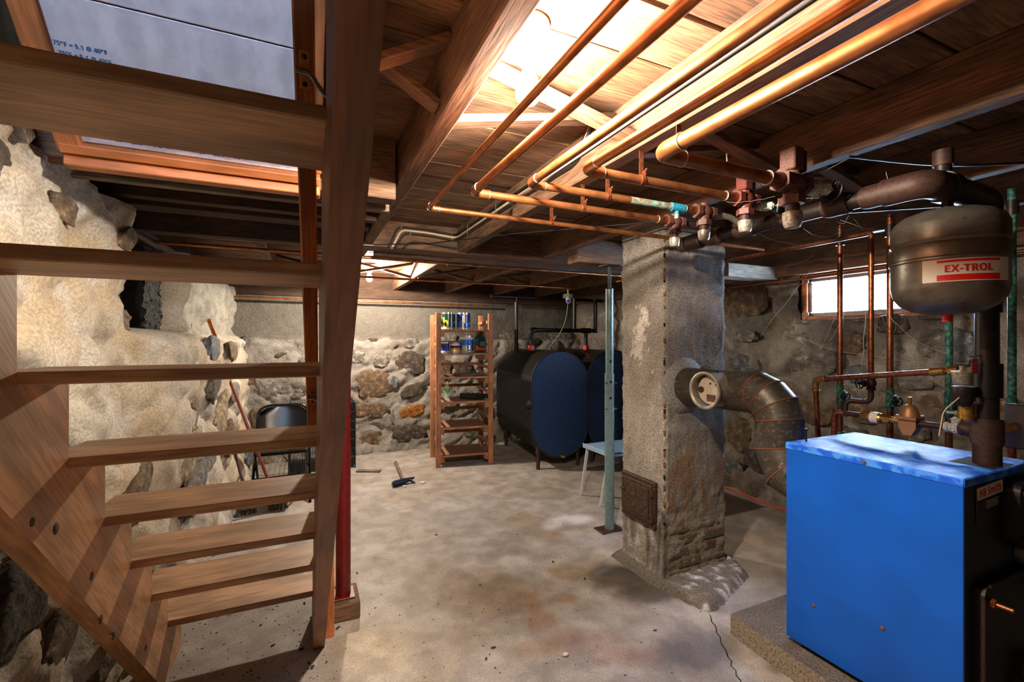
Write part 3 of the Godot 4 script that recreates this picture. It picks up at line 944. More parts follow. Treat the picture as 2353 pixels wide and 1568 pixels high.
	part(w2, "window_frame", fr, M.window_grey)
	# window
	var wi := struct("window_1")
	s = Sh.new()
	for e in [[Vector3(3.80, 1.575, -2.455), Vector3(3.92, 1.945, -2.41)], [Vector3(3.80, 1.575, -1.55), Vector3(3.92, 1.945, -1.505)], [Vector3(3.80, 1.575, -2.41), Vector3(3.92, 1.605, -1.55)], [Vector3(3.80, 1.915, -2.41), Vector3(3.92, 1.945, -1.55)]]:
		s.slab(e[0], e[1])
	part(wi, "window_frame", s, M.orange_z)
	s = Sh.new()
	for e in [[Vector3(3.825, 1.605, -2.41), Vector3(3.855, 1.915, -2.382)], [Vector3(3.825, 1.605, -1.578), Vector3(3.855, 1.915, -1.55)], [Vector3(3.825, 1.605, -2.382), Vector3(3.855, 1.632, -1.578)], [Vector3(3.825, 1.888, -2.382), Vector3(3.855, 1.915, -1.578)]]:
		s.slab(e[0], e[1])
	part(wi, "sash", s, M.window_grey)
	part(wi, "pane", box_at(Vector3(3.838, 1.632, -2.382), Vector3(3.842, 1.888, -1.578), 0.0), M.glass)
	for y in [1.60, 1.885]:
		s = Sh.new()
		s.tube([Vector3(3.80, y, -2.405), Vector3(3.80, y + 0.035, -2.405)], 0.009, 8)
		s.slab(Vector3(3.815, y - 0.005, -2.425), Vector3(3.826, y + 0.04, -2.385), 0.002)
		part(wi, "hinge", s, M.steel)
	# ceiling
	var ce := struct("ceiling")
	var z := 1.18
	var k := 0
	while z > -6.0:
		var w := rng.randf_range(0.17, 0.235)
		var gap := rng.randf_range(0.003, 0.011)
		var y0 := DECK + rng.randf_range(-0.002, 0.005)
		var x0 := 0.066 if z - w > -1.93 else -1.0
		part(ce, "plank", box_at(Vector3(x0, y0, z - w + gap), Vector3(3.95, y0 + 0.024, z), 0.003), M[["plank_a_x", "plank_b_x", "plank_c_x", "plank_a_x"][k % 4]])
		z -= w
		k += 1
	s = Sh.new()
	s.slab(Vector3(0.06, 2.262, -6.4), Vector3(4.3, 2.32, 1.5))
	s.slab(Vector3(-1.6, 2.262, -6.4), Vector3(0.06, 2.32, -1.93))
	part(ce, "upper_floor", s, M.old_x)
	for e in [[0.349, 1.18, -3.18], [1.010, 1.18, -3.18], [1.700, 1.18, -3.18], [2.400, 1.18, -3.18], [3.060, 1.18, -3.18], [-0.31, -3.38, -5.92], [0.349, -3.38, -5.92], [1.010, -3.38, -5.92], [1.700, -3.38, -5.92], [2.400, -3.38, -5.92], [3.060, -3.38, -5.92]]:
		var t := 0.063
		part(ce, "joist", box_at(Vector3(e[0], JOIST_Y, e[2]), Vector3(e[0] + t, DECK, e[1]), 0.005), M.joist_z)
	part(ce, "trimmer", box_at(Vector3(0.066, 2.03, -1.9), Vector3(0.122, DECK + 0.03, 1.18), 0.004), M.joist_z)
	part(ce, "girder", box_at(Vector3(-1.1, 2.045, -3.38), Vector3(3.75, DECK, -3.18), 0.006), M.joist_x)
	part(ce, "ledger_strip", box_at(Vector3(0.45, 2.015, -3.425), Vector3(3.75, 2.055, -3.375), 0.004), M.old_x)
	part(ce, "header", box_at(Vector3(-0.92, 1.985, -1.99), Vector3(0.34, 2.25, -1.90), 0.004), M.joist_x)
	part(ce, "nailer", box_at(Vector3(-0.92, 1.975, -2.10), Vector3(0.34, 2.19, -2.06), 0.003), M.grey_x)
	part(ce, "blocking", box_at(Vector3(-0.92, 2.03, -2.52), Vector3(0.34, 2.22, -2.46), 0.003), M.old_x)
	part(ce, "blocking", box_at(Vector3(-0.92, 2.06, -2.86), Vector3(0.34, 2.22, -2.74), 0.003), M.old_x)
	part(ce, "blocking", box_at(Vector3(-0.92, 2.00, -3.12), Vector3(0.34, 2.12, -3.05), 0.003), M.old_x)
	# chimney header behind the chimney, carried by the green post
	part(ce, "header", box_at(Vector3(1.765, 1.965, -2.88), Vector3(2.40, 2.14, -2.74), 0.004), M.joist_x)
	part(ce, "blocking", box_at(Vector3(3.13, 1.93, -2.78), Vector3(3.74, 2.04, -2.62), 0.004), M.grey_x)
	var L := JOIST_Y + 0.025
	var H := DECK - 0.025
	for e in [[0.122, 0.349, -1.17, -1.28, 1], [0.412, 1.010, -1.34, -1.21, 1], [1.073, 1.700, -1.30, -1.20, 1], [1.763, 2.40, -1.30, -1.22, 1], [0.412, 1.010, -4.72, -4.80, 1], [1.073, 1.700, -4.72, -4.80, 1], [1.763, 2.40, -4.72, -4.80, 1], [-0.247, 0.349, -4.72, -4.80, 1]]:
		part(ce, "bridging_strut", bar_at(Vector3(e[0], L, e[2]), Vector3(e[1], H, e[2]), 0.055, 0.024), M.joist_x)
		part(ce, "bridging_strut", bar_at(Vector3(e[0], H, e[3]), Vector3(e[1], L, e[3]), 0.055, 0.024), M.joist_x)
	# landing at the head of the stairs, over the camera
	part(ce, "landing", box_at(Vector3(-1.0, 2.03, -0.355), Vector3(0.07, 2.262, 1.3), 0.004), M.joist_x)
	# the shaft over the stairs
	var ws := struct("wall_stairwell")
	part(ws, "plaster_side", box_at(Vector3(-1.3, 1.96, -2.1), Vector3(-0.80, 3.7, 1.3)), M.cream)
	part(ws, "board_side", box_at(Vector3(0.062, 2.24, -2.1), Vector3(0.3, 3.7, 1.3)), M.grey_z)
	part(ws, "upper_end", box_at(Vector3(-1.3, 2.2, -2.3), Vector3(0.3, 3.7, -1.93)), M.grey_x)
	part(ws, "upper_lid", box_at(Vector3(-1.3, 3.55, -2.3), Vector3(0.3, 3.75, 1.5)), M.grey_x)
	part(ws, "corner_board", bar_at(Vector3(-0.765, 1.99, -1.80), Vector3(-0.765, 3.5, -0.32), 0.07, 0.05, Vector3(0, 0, 1)), M.grey_y)

var SLOPE := Basis(Vector3.RIGHT, -atan(1.019))  # local z runs up the stairs toward the front

func build_stairs() -> void:
	var st := thing("staircase", "open-backed pine basement stairs seen from behind, treads on two stringers", "stairs", Vector3(-0.24, 0, -2.2))
	var zy := func(x: float) -> Transform3D:
		return Transform3D(Basis(Vector3(0, 0, 1), Vector3(0, 1, 0), Vector3(-1, 0, 0)), Vector3(x, 0, 0))
	var out := PackedVector2Array()
	# the saw-tooth edge from the floor up, then the straight underside back down
	var zb := TREAD_Z - 8 * RUN
	out.append(Vector2(zb, 0.0))
	for q in 11:
		var k := 7 - q
		var y := TREAD_Y - k * RISE - TREAD_T
		out.append(Vector2(TREAD_Z - (k + 1) * RUN, y))
		out.append(Vector2(TREAD_Z - k * RUN, y))
	var ztop := TREAD_Z + 3 * RUN
	out.append(Vector2(ztop, 1.019 * (ztop + 2.24)))
	out.append(Vector2(-2.24, 0.0))
	for x in [-0.546, 0.055]:
		var s := Sh.new()
		s.prism(out, 0.05, zy.call(x))
		var sg := part_in(st, "stringer", s, M.pine_slope if x < 0.0 else M.pine_shaded, SLOPE)
		if x < 0:
			for e in [[0.62, -1.63, 0.012], [0.97, -1.38, 0.013], [0.52, -1.72, 0.010], [0.77, -1.57, 0.011], [0.30, -2.02, 0.010], [1.02, -1.28, 0.009]]:
				var kn := Sh.new()
				kn.lathe([Vector2(0.0, 0.0011), Vector2(e[2], 0.0010), Vector2(e[2] * 1.1, 0.0)], along(Vector3.RIGHT, Vector3(-0.521, e[0], e[1])), 14)
				part(sg, "knot", kn, M.knot).basis = SLOPE.inverse()
	for k in range(-2, 8):
		var y := TREAD_Y - k * RISE
		var z := TREAD_Z - k * RUN
		part(st, "tread", box_at(Vector3(-0.569, y - TREAD_T, z - 0.232), Vector3(0.078, y, z), 0.003), M.pine_x)
	# unseen added panel, shaped to keep the near bulb off the treads; holds handrail
	var side := PackedVector2Array([Vector2(-2.290, TREAD_Y + 1.019 * (-2.29 - TREAD_Z) + 0.52)])
	for q in 9:
		var k := 7 - q
		var y := TREAD_Y - k * RISE
		if TREAD_Z - k * RUN < -2.289:
			continue
		side.append(Vector2(maxf(TREAD_Z - (k + 1) * RUN, -2.290), y + 0.001))
		side.append(Vector2(TREAD_Z - k * RUN, y + 0.001))
	side.append(Vector2(side[-1].x, 2.06))
	side.append(Vector2(-1.007, 2.06))
	var bd := Sh.new()
	bd.prism(side, 0.020, zy.call(0.064))
	part(st, "side_panel", bd, M.grey_y)
	# handrail on the right-hand side, above the treads
	var hr := thing("handrail", "square orange wooden handrail sloping above the right side of the stairs", "handrail", Vector3(0.03, 1.05, -2.0))
	var up := Vector3(0, 1, -1.0)
	var a := Vector3(0.028, 1.06, -2.0)
	var b := Vector3(-0.008, 2.20, -0.88)
	part_in(hr, "rail", bar_at(a, b, 0.042, 0.042, up, 0.004), M.orange_slope, SLOPE)
	for e in [[0.13, 0.05], [0.82, 0.06]]:
		var p := a.lerp(b, e[0])
		var dn := Vector3(0, -1, 1.02).normalized() * 0.022
		var sl := (b - a).normalized()
		var s := Sh.new()
		s.box(Vector3(0.075, 0.003, 0.019), Transform3D(Basis(sl, -dn.normalized(), sl.cross(-dn.normalized())), p + dn), 0.001)
		var br := part(hr, "bracket", s, M.brass_plate)
		s = Sh.new()
		s.tube(bend([p + dn * 1.3 - Vector3(0.018, 0, 0), p + dn * 1.5 + Vector3(0.012, 0, 0), p + dn * 1.5 + Vector3(0.03, -0.03, 0), p + dn * 1.0 + Vector3(e[1] - 0.01, -0.05, 0)], 0.012), 0.0055, 8)
		part(br, "arm", s, M.zinc)
		for t in [-0.027, 0.027]:
			s = Sh.new()
			s.lathe([Vector2(0, 0.0035), Vector2(0.0045, 0.0025), Vector2(0.0055, 0.0)], along(dn, p + dn * 1.06 + sl * t), 10)
			part(br, "screw", s, M.iron_black)
	solo("stair_post", "square wooden post standing at the foot of the stairs behind the right stringer", "post", box_at(Vector3(0.083, 0.0, -2.335), Vector3(0.124, 2.05, -2.294), 0.004), M.orange_y)
	# insulated slope over the stairs
	var fp := thing("insulated_slope", "lavender foam board panel in an orange wood frame sloping over the stairs", "panel", Vector3(-0.3, 2.0, -1.82))
	var f0 := Vector3(0, 2.015, -1.82)
	var d := Vector3(0, 1.03, 1.0).normalized()
	var n := Vector3(0, -1.0, 1.03).normalized()
	for e in [[0.0, 0.393], [0.397, 1.0], [1.004, 1.8]]:
		var s := Sh.new()
		s.box(Vector3(0.66, e[1] - e[0], 0.025), Transform3D(Basis(Vector3.RIGHT, d, Vector3.RIGHT.cross(d)), f0 + d * (e[0] + e[1]) * 0.5 + Vector3(-0.31, 0, 0) - n * 0.013), 0.002)
		part(fp, "foam_board", s, M.foam)
	var fs := Sh.new()
	fs.bar(f0 + Vector3(-0.655, 0, 0) - d * 0.03, f0 + Vector3(-0.655, 0, 0) + d * 1.85, 0.06, 0.05, n, 0.004)
	part_in(fp, "frame_side", fs, M.orange_slope, SLOPE)
	fs = Sh.new()
	fs.bar(f0 + Vector3(0.035, 0, 0) - n * 0.03, f0 + Vector3(0.035, 0, 0) - n * 0.03 + d * 1.85, 0.04, 0.05, n, 0.004)
	part_in(fp, "frame_side", fs, M.orange_slope, SLOPE)
	part(fp, "frame_bottom", bar_at(f0 + Vector3(-0.68, -0.012, -0.012), f0 + Vector3(0.05, -0.012, -0.012), 0.03, 0.055, n, 0.003), M.orange_x)
	part(fp, "frame_bottom", bar_at(f0 + Vector3(-0.68, -0.05, -0.045), f0 + Vector3(0.05, -0.05, -0.045), 0.05, 0.04, Vector3.UP, 0.003), M.orange_x)
	var ink := Sh.new()
	var TT := Transform3D(Basis(Vector3.RIGHT, d, Vector3.RIGHT.cross(d)), f0)
	var lines := [["75°F = 5.1 @ 40°F", -0.565, 0.272, 0.115], ["75°F = 5.1 @ 40°F", -0.56, 0.248, 0.115], ["R = 5.0    75°F", -0.47, 0.022, 0.14], ["R = 5.4    40°F", -0.25, 0.022, 0.14]]
	for e in lines:
		var l := letters(e[0], 0.0125, 0.001, e[3])
		for k in l.v.size():
			l.v[k] = TT * (l.v[k] + Vector3(e[1], e[2], 0.0))
			l.v[k] += n * 0.0006
			l.n[k] = TT.basis * l.n[k]
		part(fp, "printed_line", l, M.foam_ink)
	# red column
	var rc := thing("steel_column", "red painted steel column on a small timber block beside the stairs", "column", Vector3(0.178, 0.085, -2.5))
	part(rc, "pipe", tube_at([Vector3(0.178, 0.092, -2.5), Vector3(0.178, 1.36, -2.5), Vector3(0.182, 2.04, -2.5)], [0.037, 0.037, 0.033], 20), M.red_paint)
	part(rc, "base_plate", box_at(Vector3(0.125, 0.085, -2.56), Vector3(0.232, 0.093, -2.44), 0.002), M.red_paint)
	var s2 := Sh.new()
	s2.lathe([Vector2(0.036, -0.012), Vector2(0.041, -0.01), Vector2(0.041, 0.01), Vector2(0.036, 0.012)], Transform3D(Basis(), Vector3(0.178, 1.40, -2.5)), 20)
	part(rc, "clamp_ring", s2, M.steel)
	part(rc, "sticker", box_at(Vector3(0.190, 1.33, -2.4665), Vector3(0.208, 1.365, -2.4635), 0.0005), M.label_white)
	part(rc, "top_plate", box_at(Vector3(0.12, 2.032, -2.56), Vector3(0.24, 2.049, -2.44), 0.002), M.red_paint)
	solo("timber_block", "rough timber block under the red steel column", "block", box_at(Vector3(0.105, 0.0, -2.60), Vector3(0.252, 0.085, -2.395), 0.006), M.joist_x)

func bulb_lamp(at: Vector3, label: String, drop: float, energy: float) -> void:
	var t := thing("ceiling_lamp", label, "lamp", Vector3(at.x, at.y, at.z), "bare bulb ceiling lamps")
	var s := Sh.new()
	s.lathe([Vector2(0.0, 0.0), Vector2(0.055, 0.0), Vector2(0.058, -0.012), Vector2(0.05, -0.03), Vector2(0.032, -0.05), Vector2(0.026, -0.07), Vector2(0.024, -drop), Vector2(0.0, -drop)], Transform3D(Basis(), at), 28)
	part(t, "holder", s, M.porcelain)
	s = Sh.new()
	var c := at + Vector3(0, -drop - 0.065, 0)
	s.lathe([Vector2(0.0, -0.042), Vector2(0.012, -0.0405), Vector2(0.022, -0.036), Vector2(0.029, -0.028), Vector2(0.033, -0.016), Vector2(0.034, -0.003), Vector2(0.031, 0.012), Vector2(0.025, 0.028), Vector2(0.018, 0.042), Vector2(0.013, 0.055), Vector2(0.013, 0.066)], Transform3D(Basis(), c), 20)
	part(t, "bulb", s, M.bulb_glow)
	var l := OmniLight3D.new()
	l.name = "bulb_light"
	l.position = c
	l.light_color = LAMP_COLOR
	l.light_energy = energy
	l.light_size = 0.034
	l.omni_range = 15.0
	l.omni_attenuation = 2.0
	l.shadow_enabled = true
	add_child(l)

const LAMP_COLOR := Color(1.0, 0.93, 0.84)

func build_lamps() -> void:
	bulb_lamp(Vector3(0.53, DECK, -1.06), "glowing bulb in a porcelain holder above the copper pipes", 0.105, 5.2)
	bulb_lamp(Vector3(0.62, DECK - 0.03, -5.03), "glowing bulb in a round white holder near the stone back wall", 0.06, 5.8)

const CH0 := Vector2(1.86, -2.37)   # chimney plan, x and z
const CH1 := Vector2(2.35, -1.985)

func chimney_col(p: Vector3, _i: int, _j: int) -> Color:
	var a := nz.get_noise_3d(p.x * 3.0 + p.z * 3.0, p.y * 2.0, 7.0) * 0.5 + 0.5
	var b := nz.get_noise_3d(p.x * 8.0, p.y * 4.0, p.z * 8.0) * 0.5 + 0.5
	var d := nz.get_noise_3d(p.x * 22.0, p.y * 22.0, p.z * 22.0)
	var st := nz.get_noise_3d(p.x * 26.0, p.y * 2.2, p.z * 26.0) * 0.5 + 0.5
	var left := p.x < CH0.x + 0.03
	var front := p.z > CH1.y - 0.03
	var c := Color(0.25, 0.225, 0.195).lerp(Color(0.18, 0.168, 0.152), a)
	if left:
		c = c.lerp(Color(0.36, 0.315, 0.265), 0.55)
	c = c.lerp(Color(0.40, 0.365, 0.32), clampf(b * 2.6 - 1.35, 0.0, 0.8))
	c = c.lerp(Color(0.11, 0.095, 0.08), clampf((1.0 - b) * 2.6 - 1.65, 0.0, 0.7))
	if left:
		# flaked white paint, then soot and white bloom below the door
		var f := Vector2((p.z + 2.19) / 0.075, (p.y - 1.39) / 0.19)
		if f.length() + 1.5 * (b - 0.5) + 0.9 * d < 0.80:
			c = Color(0.70, 0.65, 0.57)
		if p.y < 0.42:
			c = c.lerp(Color(0.05, 0.042, 0.036), clampf((st * 0.8 + a * 0.5) * 3.0 - 1.45, 0.0, 0.92))
			c = c.lerp(Color(0.66, 0.64, 0.60), clampf(b * 4.0 - 2.35, 0.0, 0.95))
			c = c.lerp(Color(0.30, 0.17, 0.08), clampf(st * 3.0 - 2.0, 0.0, 0.5))
	elif front:
		# damp brown run-off and exposed brickwork low down
		if p.y < 0.88:
			var k := clampf((st * 0.5 + b * 0.5 + a * 0.5) * 3.6 - 2.3, 0.0, 1.0)
			c = c.lerp(Color(0.15, 0.085, 0.042), k * (0.9 if p.y > 0.40 else 0.5))
			c = c.lerp(Color(0.05, 0.036, 0.026), clampf((1.0 - a) * 3.0 - 1.7, 0.0, 0.75))
			c = c.lerp(Color(0.40, 0.20, 0.08), clampf(st * 4.0 - 3.0, 0.0, 0.5))
		if p.y < 0.40:
			c = c.lerp(Color(0.25, 0.205, 0.15), 0.5)
	return c * (1.0 + 0.22 * d)

func build_chimney() -> void:
	var ch := thing("chimney", "square plastered brick chimney stack with sooty stained base", "chimney", Vector3(2.1, 0, -2.18))
	var s := Sh.new()
	var per := []
	var nxs := 30
	var nzs := 24
	for k in nxs:
		per.append([Vector2(lerpf(CH0.x, CH1.x, k / float(nxs)), CH1.y), Vector2(0, 1)])
	for k in nzs:
		per.append([Vector2(CH1.x, lerpf(CH1.y, CH0.y, k / float(nzs))), Vector2(1, 0)])
	for k in nxs:
		per.append([Vector2(lerpf(CH1.x, CH0.x, k / float(nxs)), CH0.y), Vector2(0, -1)])
	for k in nzs:
		per.append([Vector2(CH0.x, lerpf(CH0.y, CH1.y, k / float(nzs))), Vector2(-1, 0)])
	var m := per.size()
	for k in [0, nxs, nxs + nzs, 2 * nxs + nzs]:
		per[k][1] = (per[k][1] + per[(k - 1 + m) % m][1]).normalized()
	var f := func(i: int, j: int) -> Vector3:
		var e: Array = per[i % m]
		var y := 2.25 * j / 120.0
		var q := Vector3(e[0].x, y, e[0].y)
		var r := 0.007 * nz.get_noise_3dv(q * 5.0) + 0.005 * nz.get_noise_3dv(q * 15.0)
		var corner: bool = absf(e[1].x) > 0.1 and absf(e[1].y) > 0.1
		if corner:
			r += -0.008 + 0.016 * nz.get_noise_3dv(q * 13.0)
		if y < 0.5 and e[1].y > 0.9:
			r += 0.010 * nz.get_noise_3dv(q * 11.0)
			# mortar lines between the bare courses
			if y < 0.40 and int(floor(y / 0.0678 + 0.5)) * 0.0678 - y > -0.012 and int(floor(y / 0.0678 + 0.5)) * 0.0678 - y < 0.012:
				r -= 0.006
		r += 0.03 * (1.0 - smoothstep(0.0, 0.07, y))
		return q + Vector3(e[1].x, 0, e[1].y) * r
	# four sides, each with its own outward side
	for e in [[0, nxs, Vector3(0, 0, 1)], [nxs, nzs, Vector3(1, 0, 0)], [nxs + nzs, nxs, Vector3(0, 0, -1)], [2 * nxs + nzs, nzs, Vector3(-1, 0, 0)]]:
		var o: int = e[0]
		s.sheet(e[1], 120, func(i: int, j: int) -> Vector3: return f.call(o + i, j), chimney_col, e[2])
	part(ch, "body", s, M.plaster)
	# bare bricks low on the front
	var rows := [[0.035, [0.02, 0.24, 0.40]], [0.103, [0.10, 0.33]], [0.171, [0.0, 0.22, 0.42]], [0.239, [0.09, 0.30]], [0.307, [0.03, 0.20, 0.41]]]
	for r: Array in rows:
		for x: float in r[1]:
			var len_ := minf(0.19, CH1.x - CH0.x - x - 0.01)
			var dz := rng.randf_range(-0.007, 0.001)
			part(ch, "brick", box_at(Vector3(CH0.x + x + 0.012, r[0] - 0.027, CH1.y - 0.05), Vector3(CH0.x + x + len_, r[0] + 0.027, CH1.y + 0.004 + dz), 0.006), M.brick_pale if rng.randf() < 0.75 else M.brick)
	# broken plaster along the near corner shows brick ends
	var cy := 0.36
	var ck := 0
	while cy < 2.0:
		var hh := rng.randf_range(0.003, 0.016)
		s = Sh.new()
		s.box(Vector3(0.011, hh * 2.0, 0.011), Transform3D(Basis(Vector3.UP, 0.4 + rng.randf()), Vector3(CH0.x + 0.002, cy, CH1.y - 0.002)), 0.003)
		part(ch, "brick_end", s, M.brick_orange if ck % 3 else M.soot)
		cy += rng.randf_range(0.02, 0.11)
		ck += 1
	# footing
	var ft := Sh.new()
	var P := PackedVector2Array([Vector2(1.80, -2.42), Vector2(1.795, -2.10), Vector2(1.82, -1.90), Vector2(1.875, -1.70), Vector2(1.93, -1.68), Vector2(2.40, -1.86), Vector2(2.46, -2.0), Vector2(2.46, -2.4)])
	ft.sheet(44, 40, func(i: int, j: int) -> Vector3:
		var x := 1.66 + 0.84 * i / 44.0
		var z := -2.42 + 0.78 * j / 40.0
		var q := Vector2(x, z)
		var inside := Geometry2D.is_point_in_polygon(q, P)
		var dist := 1e9
		for k in P.size():
			dist = minf(dist, q.distance_to(Geometry2D.get_closest_point_to_segment(q, P[k], P[(k + 1) % P.size()])))
		var y := -0.02
		if inside:
			y = 0.006 + 0.040 * smoothstep(0.0, 0.035, dist) + 0.010 * nz.get_noise_2d(x * 9.0, z * 9.0)
		return Vector3(x, y, z), func(p: Vector3, _i: int, _j: int) -> Color:
		var b := nz.get_noise_2d(p.x * 10.0, p.z * 10.0 + 8.0) * 0.5 + 0.5
		var c := Color(0.19, 0.165, 0.145).lerp(Color(0.80, 0.80, 0.84), clampf(b * 4.4 - 2.5, 0.0, 0.95) * (1.0 if p.x > 1.86 else 0.0))
		if p.x < 1.86:
			c = c.lerp(Color(0.10, 0.085, 0.07), 0.6)
		return c, Vector3.UP)
	part(ch, "footing", ft, M.plaster)
	# clean-out door on the left face
	var x0 := CH0.x - 0.006
	s = Sh.new()
	for e in [[0.545, 0.575, -2.345, -2.04], [0.305, 0.335, -2.345, -2.04], [0.335, 0.545, -2.345, -2.315], [0.335, 0.545, -2.07, -2.04]]:
		s.slab(Vector3(x0 - 0.016, e[0], e[2]), Vector3(x0 + 0.03, e[1], e[3]), 0.005)
	var fr := part(ch, "cleanout_frame", s, M.iron_rust)
	s = Sh.new()
	s.slab(Vector3(x0 - 0.022, 0.330, -2.318), Vector3(x0 - 0.004, 0.55, -2.062), 0.006)
	var dr := part(ch, "cleanout_door", s, M.door_rust)
	s = Sh.new()
	s.slab(Vector3(x0 - 0.027, 0.352, -2.295), Vector3(x0 - 0.02, 0.528, -2.085), 0.005)
	part(dr, "raised_panel", s, M.door_rust)
	for y in [0.36, 0.515]:
		part(dr, "hinge", tube_at([Vector3(x0 - 0.024, y - 0.018, -2.052), Vector3(x0 - 0.024, y + 0.018, -2.052)], 0.011, 10), M.iron_rust)
	part(dr, "latch", box_at(Vector3(x0 - 0.036, 0.462, -2.335), Vector3(x0 - 0.018, 0.478, -2.30), 0.003), M.iron_rust)
	# flue pipe
	var fx := 2.012
	var fy := 1.14
	var fp := thing("flue_pipe", "dark mottled sheet-metal flue pipe with segmented elbow between chimney and boiler", "pipe", Vector3(fx, 0.6, -1.4))
	var R := 0.102
	var A := Vector3(fx, fy, -2.0)
	s = Sh.new()
	s.tube([A, Vector3(fx, fy, -1.80)], R + 0.004, 32)
	part(fp, "sleeve", s, M.galvanised)
	var C := Vector3(fx, fy - 0.125, -1.535)
	var path := [Vector3(fx, fy, -1.82)]
	for k in 4:
		var an := PI / 2.0 * (k + 0.35) / 3.7
		path.append(C + Vector3(0, cos(an), sin(an)) * 0.132)
	path.append(Vector3(fx, 0.905, C.z + 0.128))
	path.append(Vector3(fx, 0.80, C.z + 0.175))
	path.append(Vector3(fx, 0.72, C.z + 0.40))
	# each gore is cut on the bisecting plane, so the joints close
	var rings := []
	var cut := []
	for k in path.size():
		var d0: Vector3 = (path[k] - path[k - 1]).normalized() if k > 0 else (path[1] - path[0]).normalized()
		var d1: Vector3 = (path[k + 1] - path[k]).normalized() if k < path.size() - 1 else d0
		var tn := (d0 + d1).normalized()
		cut.append(tn)
		var ring := []
		var up := Vector3.RIGHT.cross(tn).normalized() / tn.dot(d1)
		for j in 36:
			var an := TAU * j / 36.0
			ring.append(path[k] + (Vector3.RIGHT * cos(an) + up * sin(an)) * R)
		rings.append(ring)
	for k in path.size() - 1:
		s = Sh.new()
		var d: Vector3 = (path[k + 1] - path[k]).normalized()
		var up := Vector3.RIGHT.cross(d).normalized()
		var ia := []
		var ib := []
		for j in 36:
			var an := TAU * j / 36.0
			var nn := Vector3.RIGHT * cos(an) + up * sin(an)
			ia.append(s.vert(rings[k][j], nn))
			ib.append(s.vert(rings[k + 1][j], nn))
		for j in 36:
			s.quad(ia[j], ia[(j + 1) % 36], ib[(j + 1) % 36], ib[j])
		part(fp, "pipe_run" if k == 0 else ("drop" if k == 4 else "gore"), s, M.galvanised)
		if k > 0:
			s = Sh.new()
			var lp := []
			for j in 36:
				lp.append(rings[k][j])
			s.tube(lp, 0.0032, 6, false, true)
			part(fp, "seam", s, M.rust_band)
	var b1: Vector3 = path[6]
	part(fp, "test_plug", tube_at([b1 + Vector3(-0.06, 0.0, 0.055), b1 + Vector3(-0.102, 0.01, 0.065)], 0.011, 12), M.soot)
	# collar patch of cement on the chimney
	s = Sh.new()
	s.lathe([Vector2(0.09, 0.03), Vector2(0.125, 0.022), Vector2(0.155, 0.008), Vector2(0.17, -0.01)], along(Vector3(0, 0, 1), Vector3(fx, fy, CH1.y + 0.002)), 24)
	for k in s.v.size():
		s.v[k] += (s.v[k] - Vector3(fx, fy, CH1.y)).normalized() * 0.022 * nz.get_noise_3dv(s.v[k] * 14.0)
		s.c[k] = Color(0.26, 0.255, 0.25)
	part(ch, "cement_collar", s, M.plaster)
	# barometric damper
	var dp := thing("draft_damper", "round barometric draft damper on the flue pipe in front of the chimney", "damper", Vector3(1.82, fy + 0.01, -1.69))
	var dc := Vector3(fx, fy + 0.008, -1.69)
	s = Sh.new()
	s.lathe([Vector2(0.080, 0.02), Vector2(0.088, 0.02), Vector2(0.088, 0.155), Vector2(0.096, 0.158), Vector2(0.096, 0.168), Vector2(0.088, 0.170), Vector2(0.080, 0.165), Vector2(0.080, 0.02)], along(Vector3(-1, 0, 0), dc), 36)
	part(dp, "collar", s, M.damper_ring)
	s = Sh.new()
	s.lathe([Vector2(0.0, 0.132), Vector2(0.074, 0.132), Vector2(0.076, 0.128), Vector2(0.0, 0.126)], along(Vector3(-1, 0, 0.08), dc), 32)
	var disc := part(dp, "swinging_disc", s, M.damper_disc)
	part(disc, "plate", box_at(dc + Vector3(-0.1365, -0.055, -0.012), dc + Vector3(-0.1325, -0.022, 0.04), 0.001), M.brick)
	part(disc, "counterweight", tube_at([dc + Vector3(-0.131, 0.0, -0.045), dc + Vector3(-0.142, 0.0, -0.045)], 0.016, 14), M.iron_rust)
	for e in [[0.035, 0.01], [0.03, 0.045], [-0.03, 0.055]]:
		part(disc, "screw", tube_at([dc + Vector3(-0.131, e[0], e[1]), dc + Vector3(-0.137, e[0], e[1])], 0.004, 8), M.iron_black)
	part(dp, "pivot_screw", tube_at([dc + Vector3(-0.10, 0.09, 0.02), dc + Vector3(-0.10, 0.105, 0.02)], 0.008, 8), M.iron_black)

const BX0 := 1.90
const BX1 := 2.40
const BZ0 := -1.295
const BZ1 := -0.712
const BTOP := 0.962

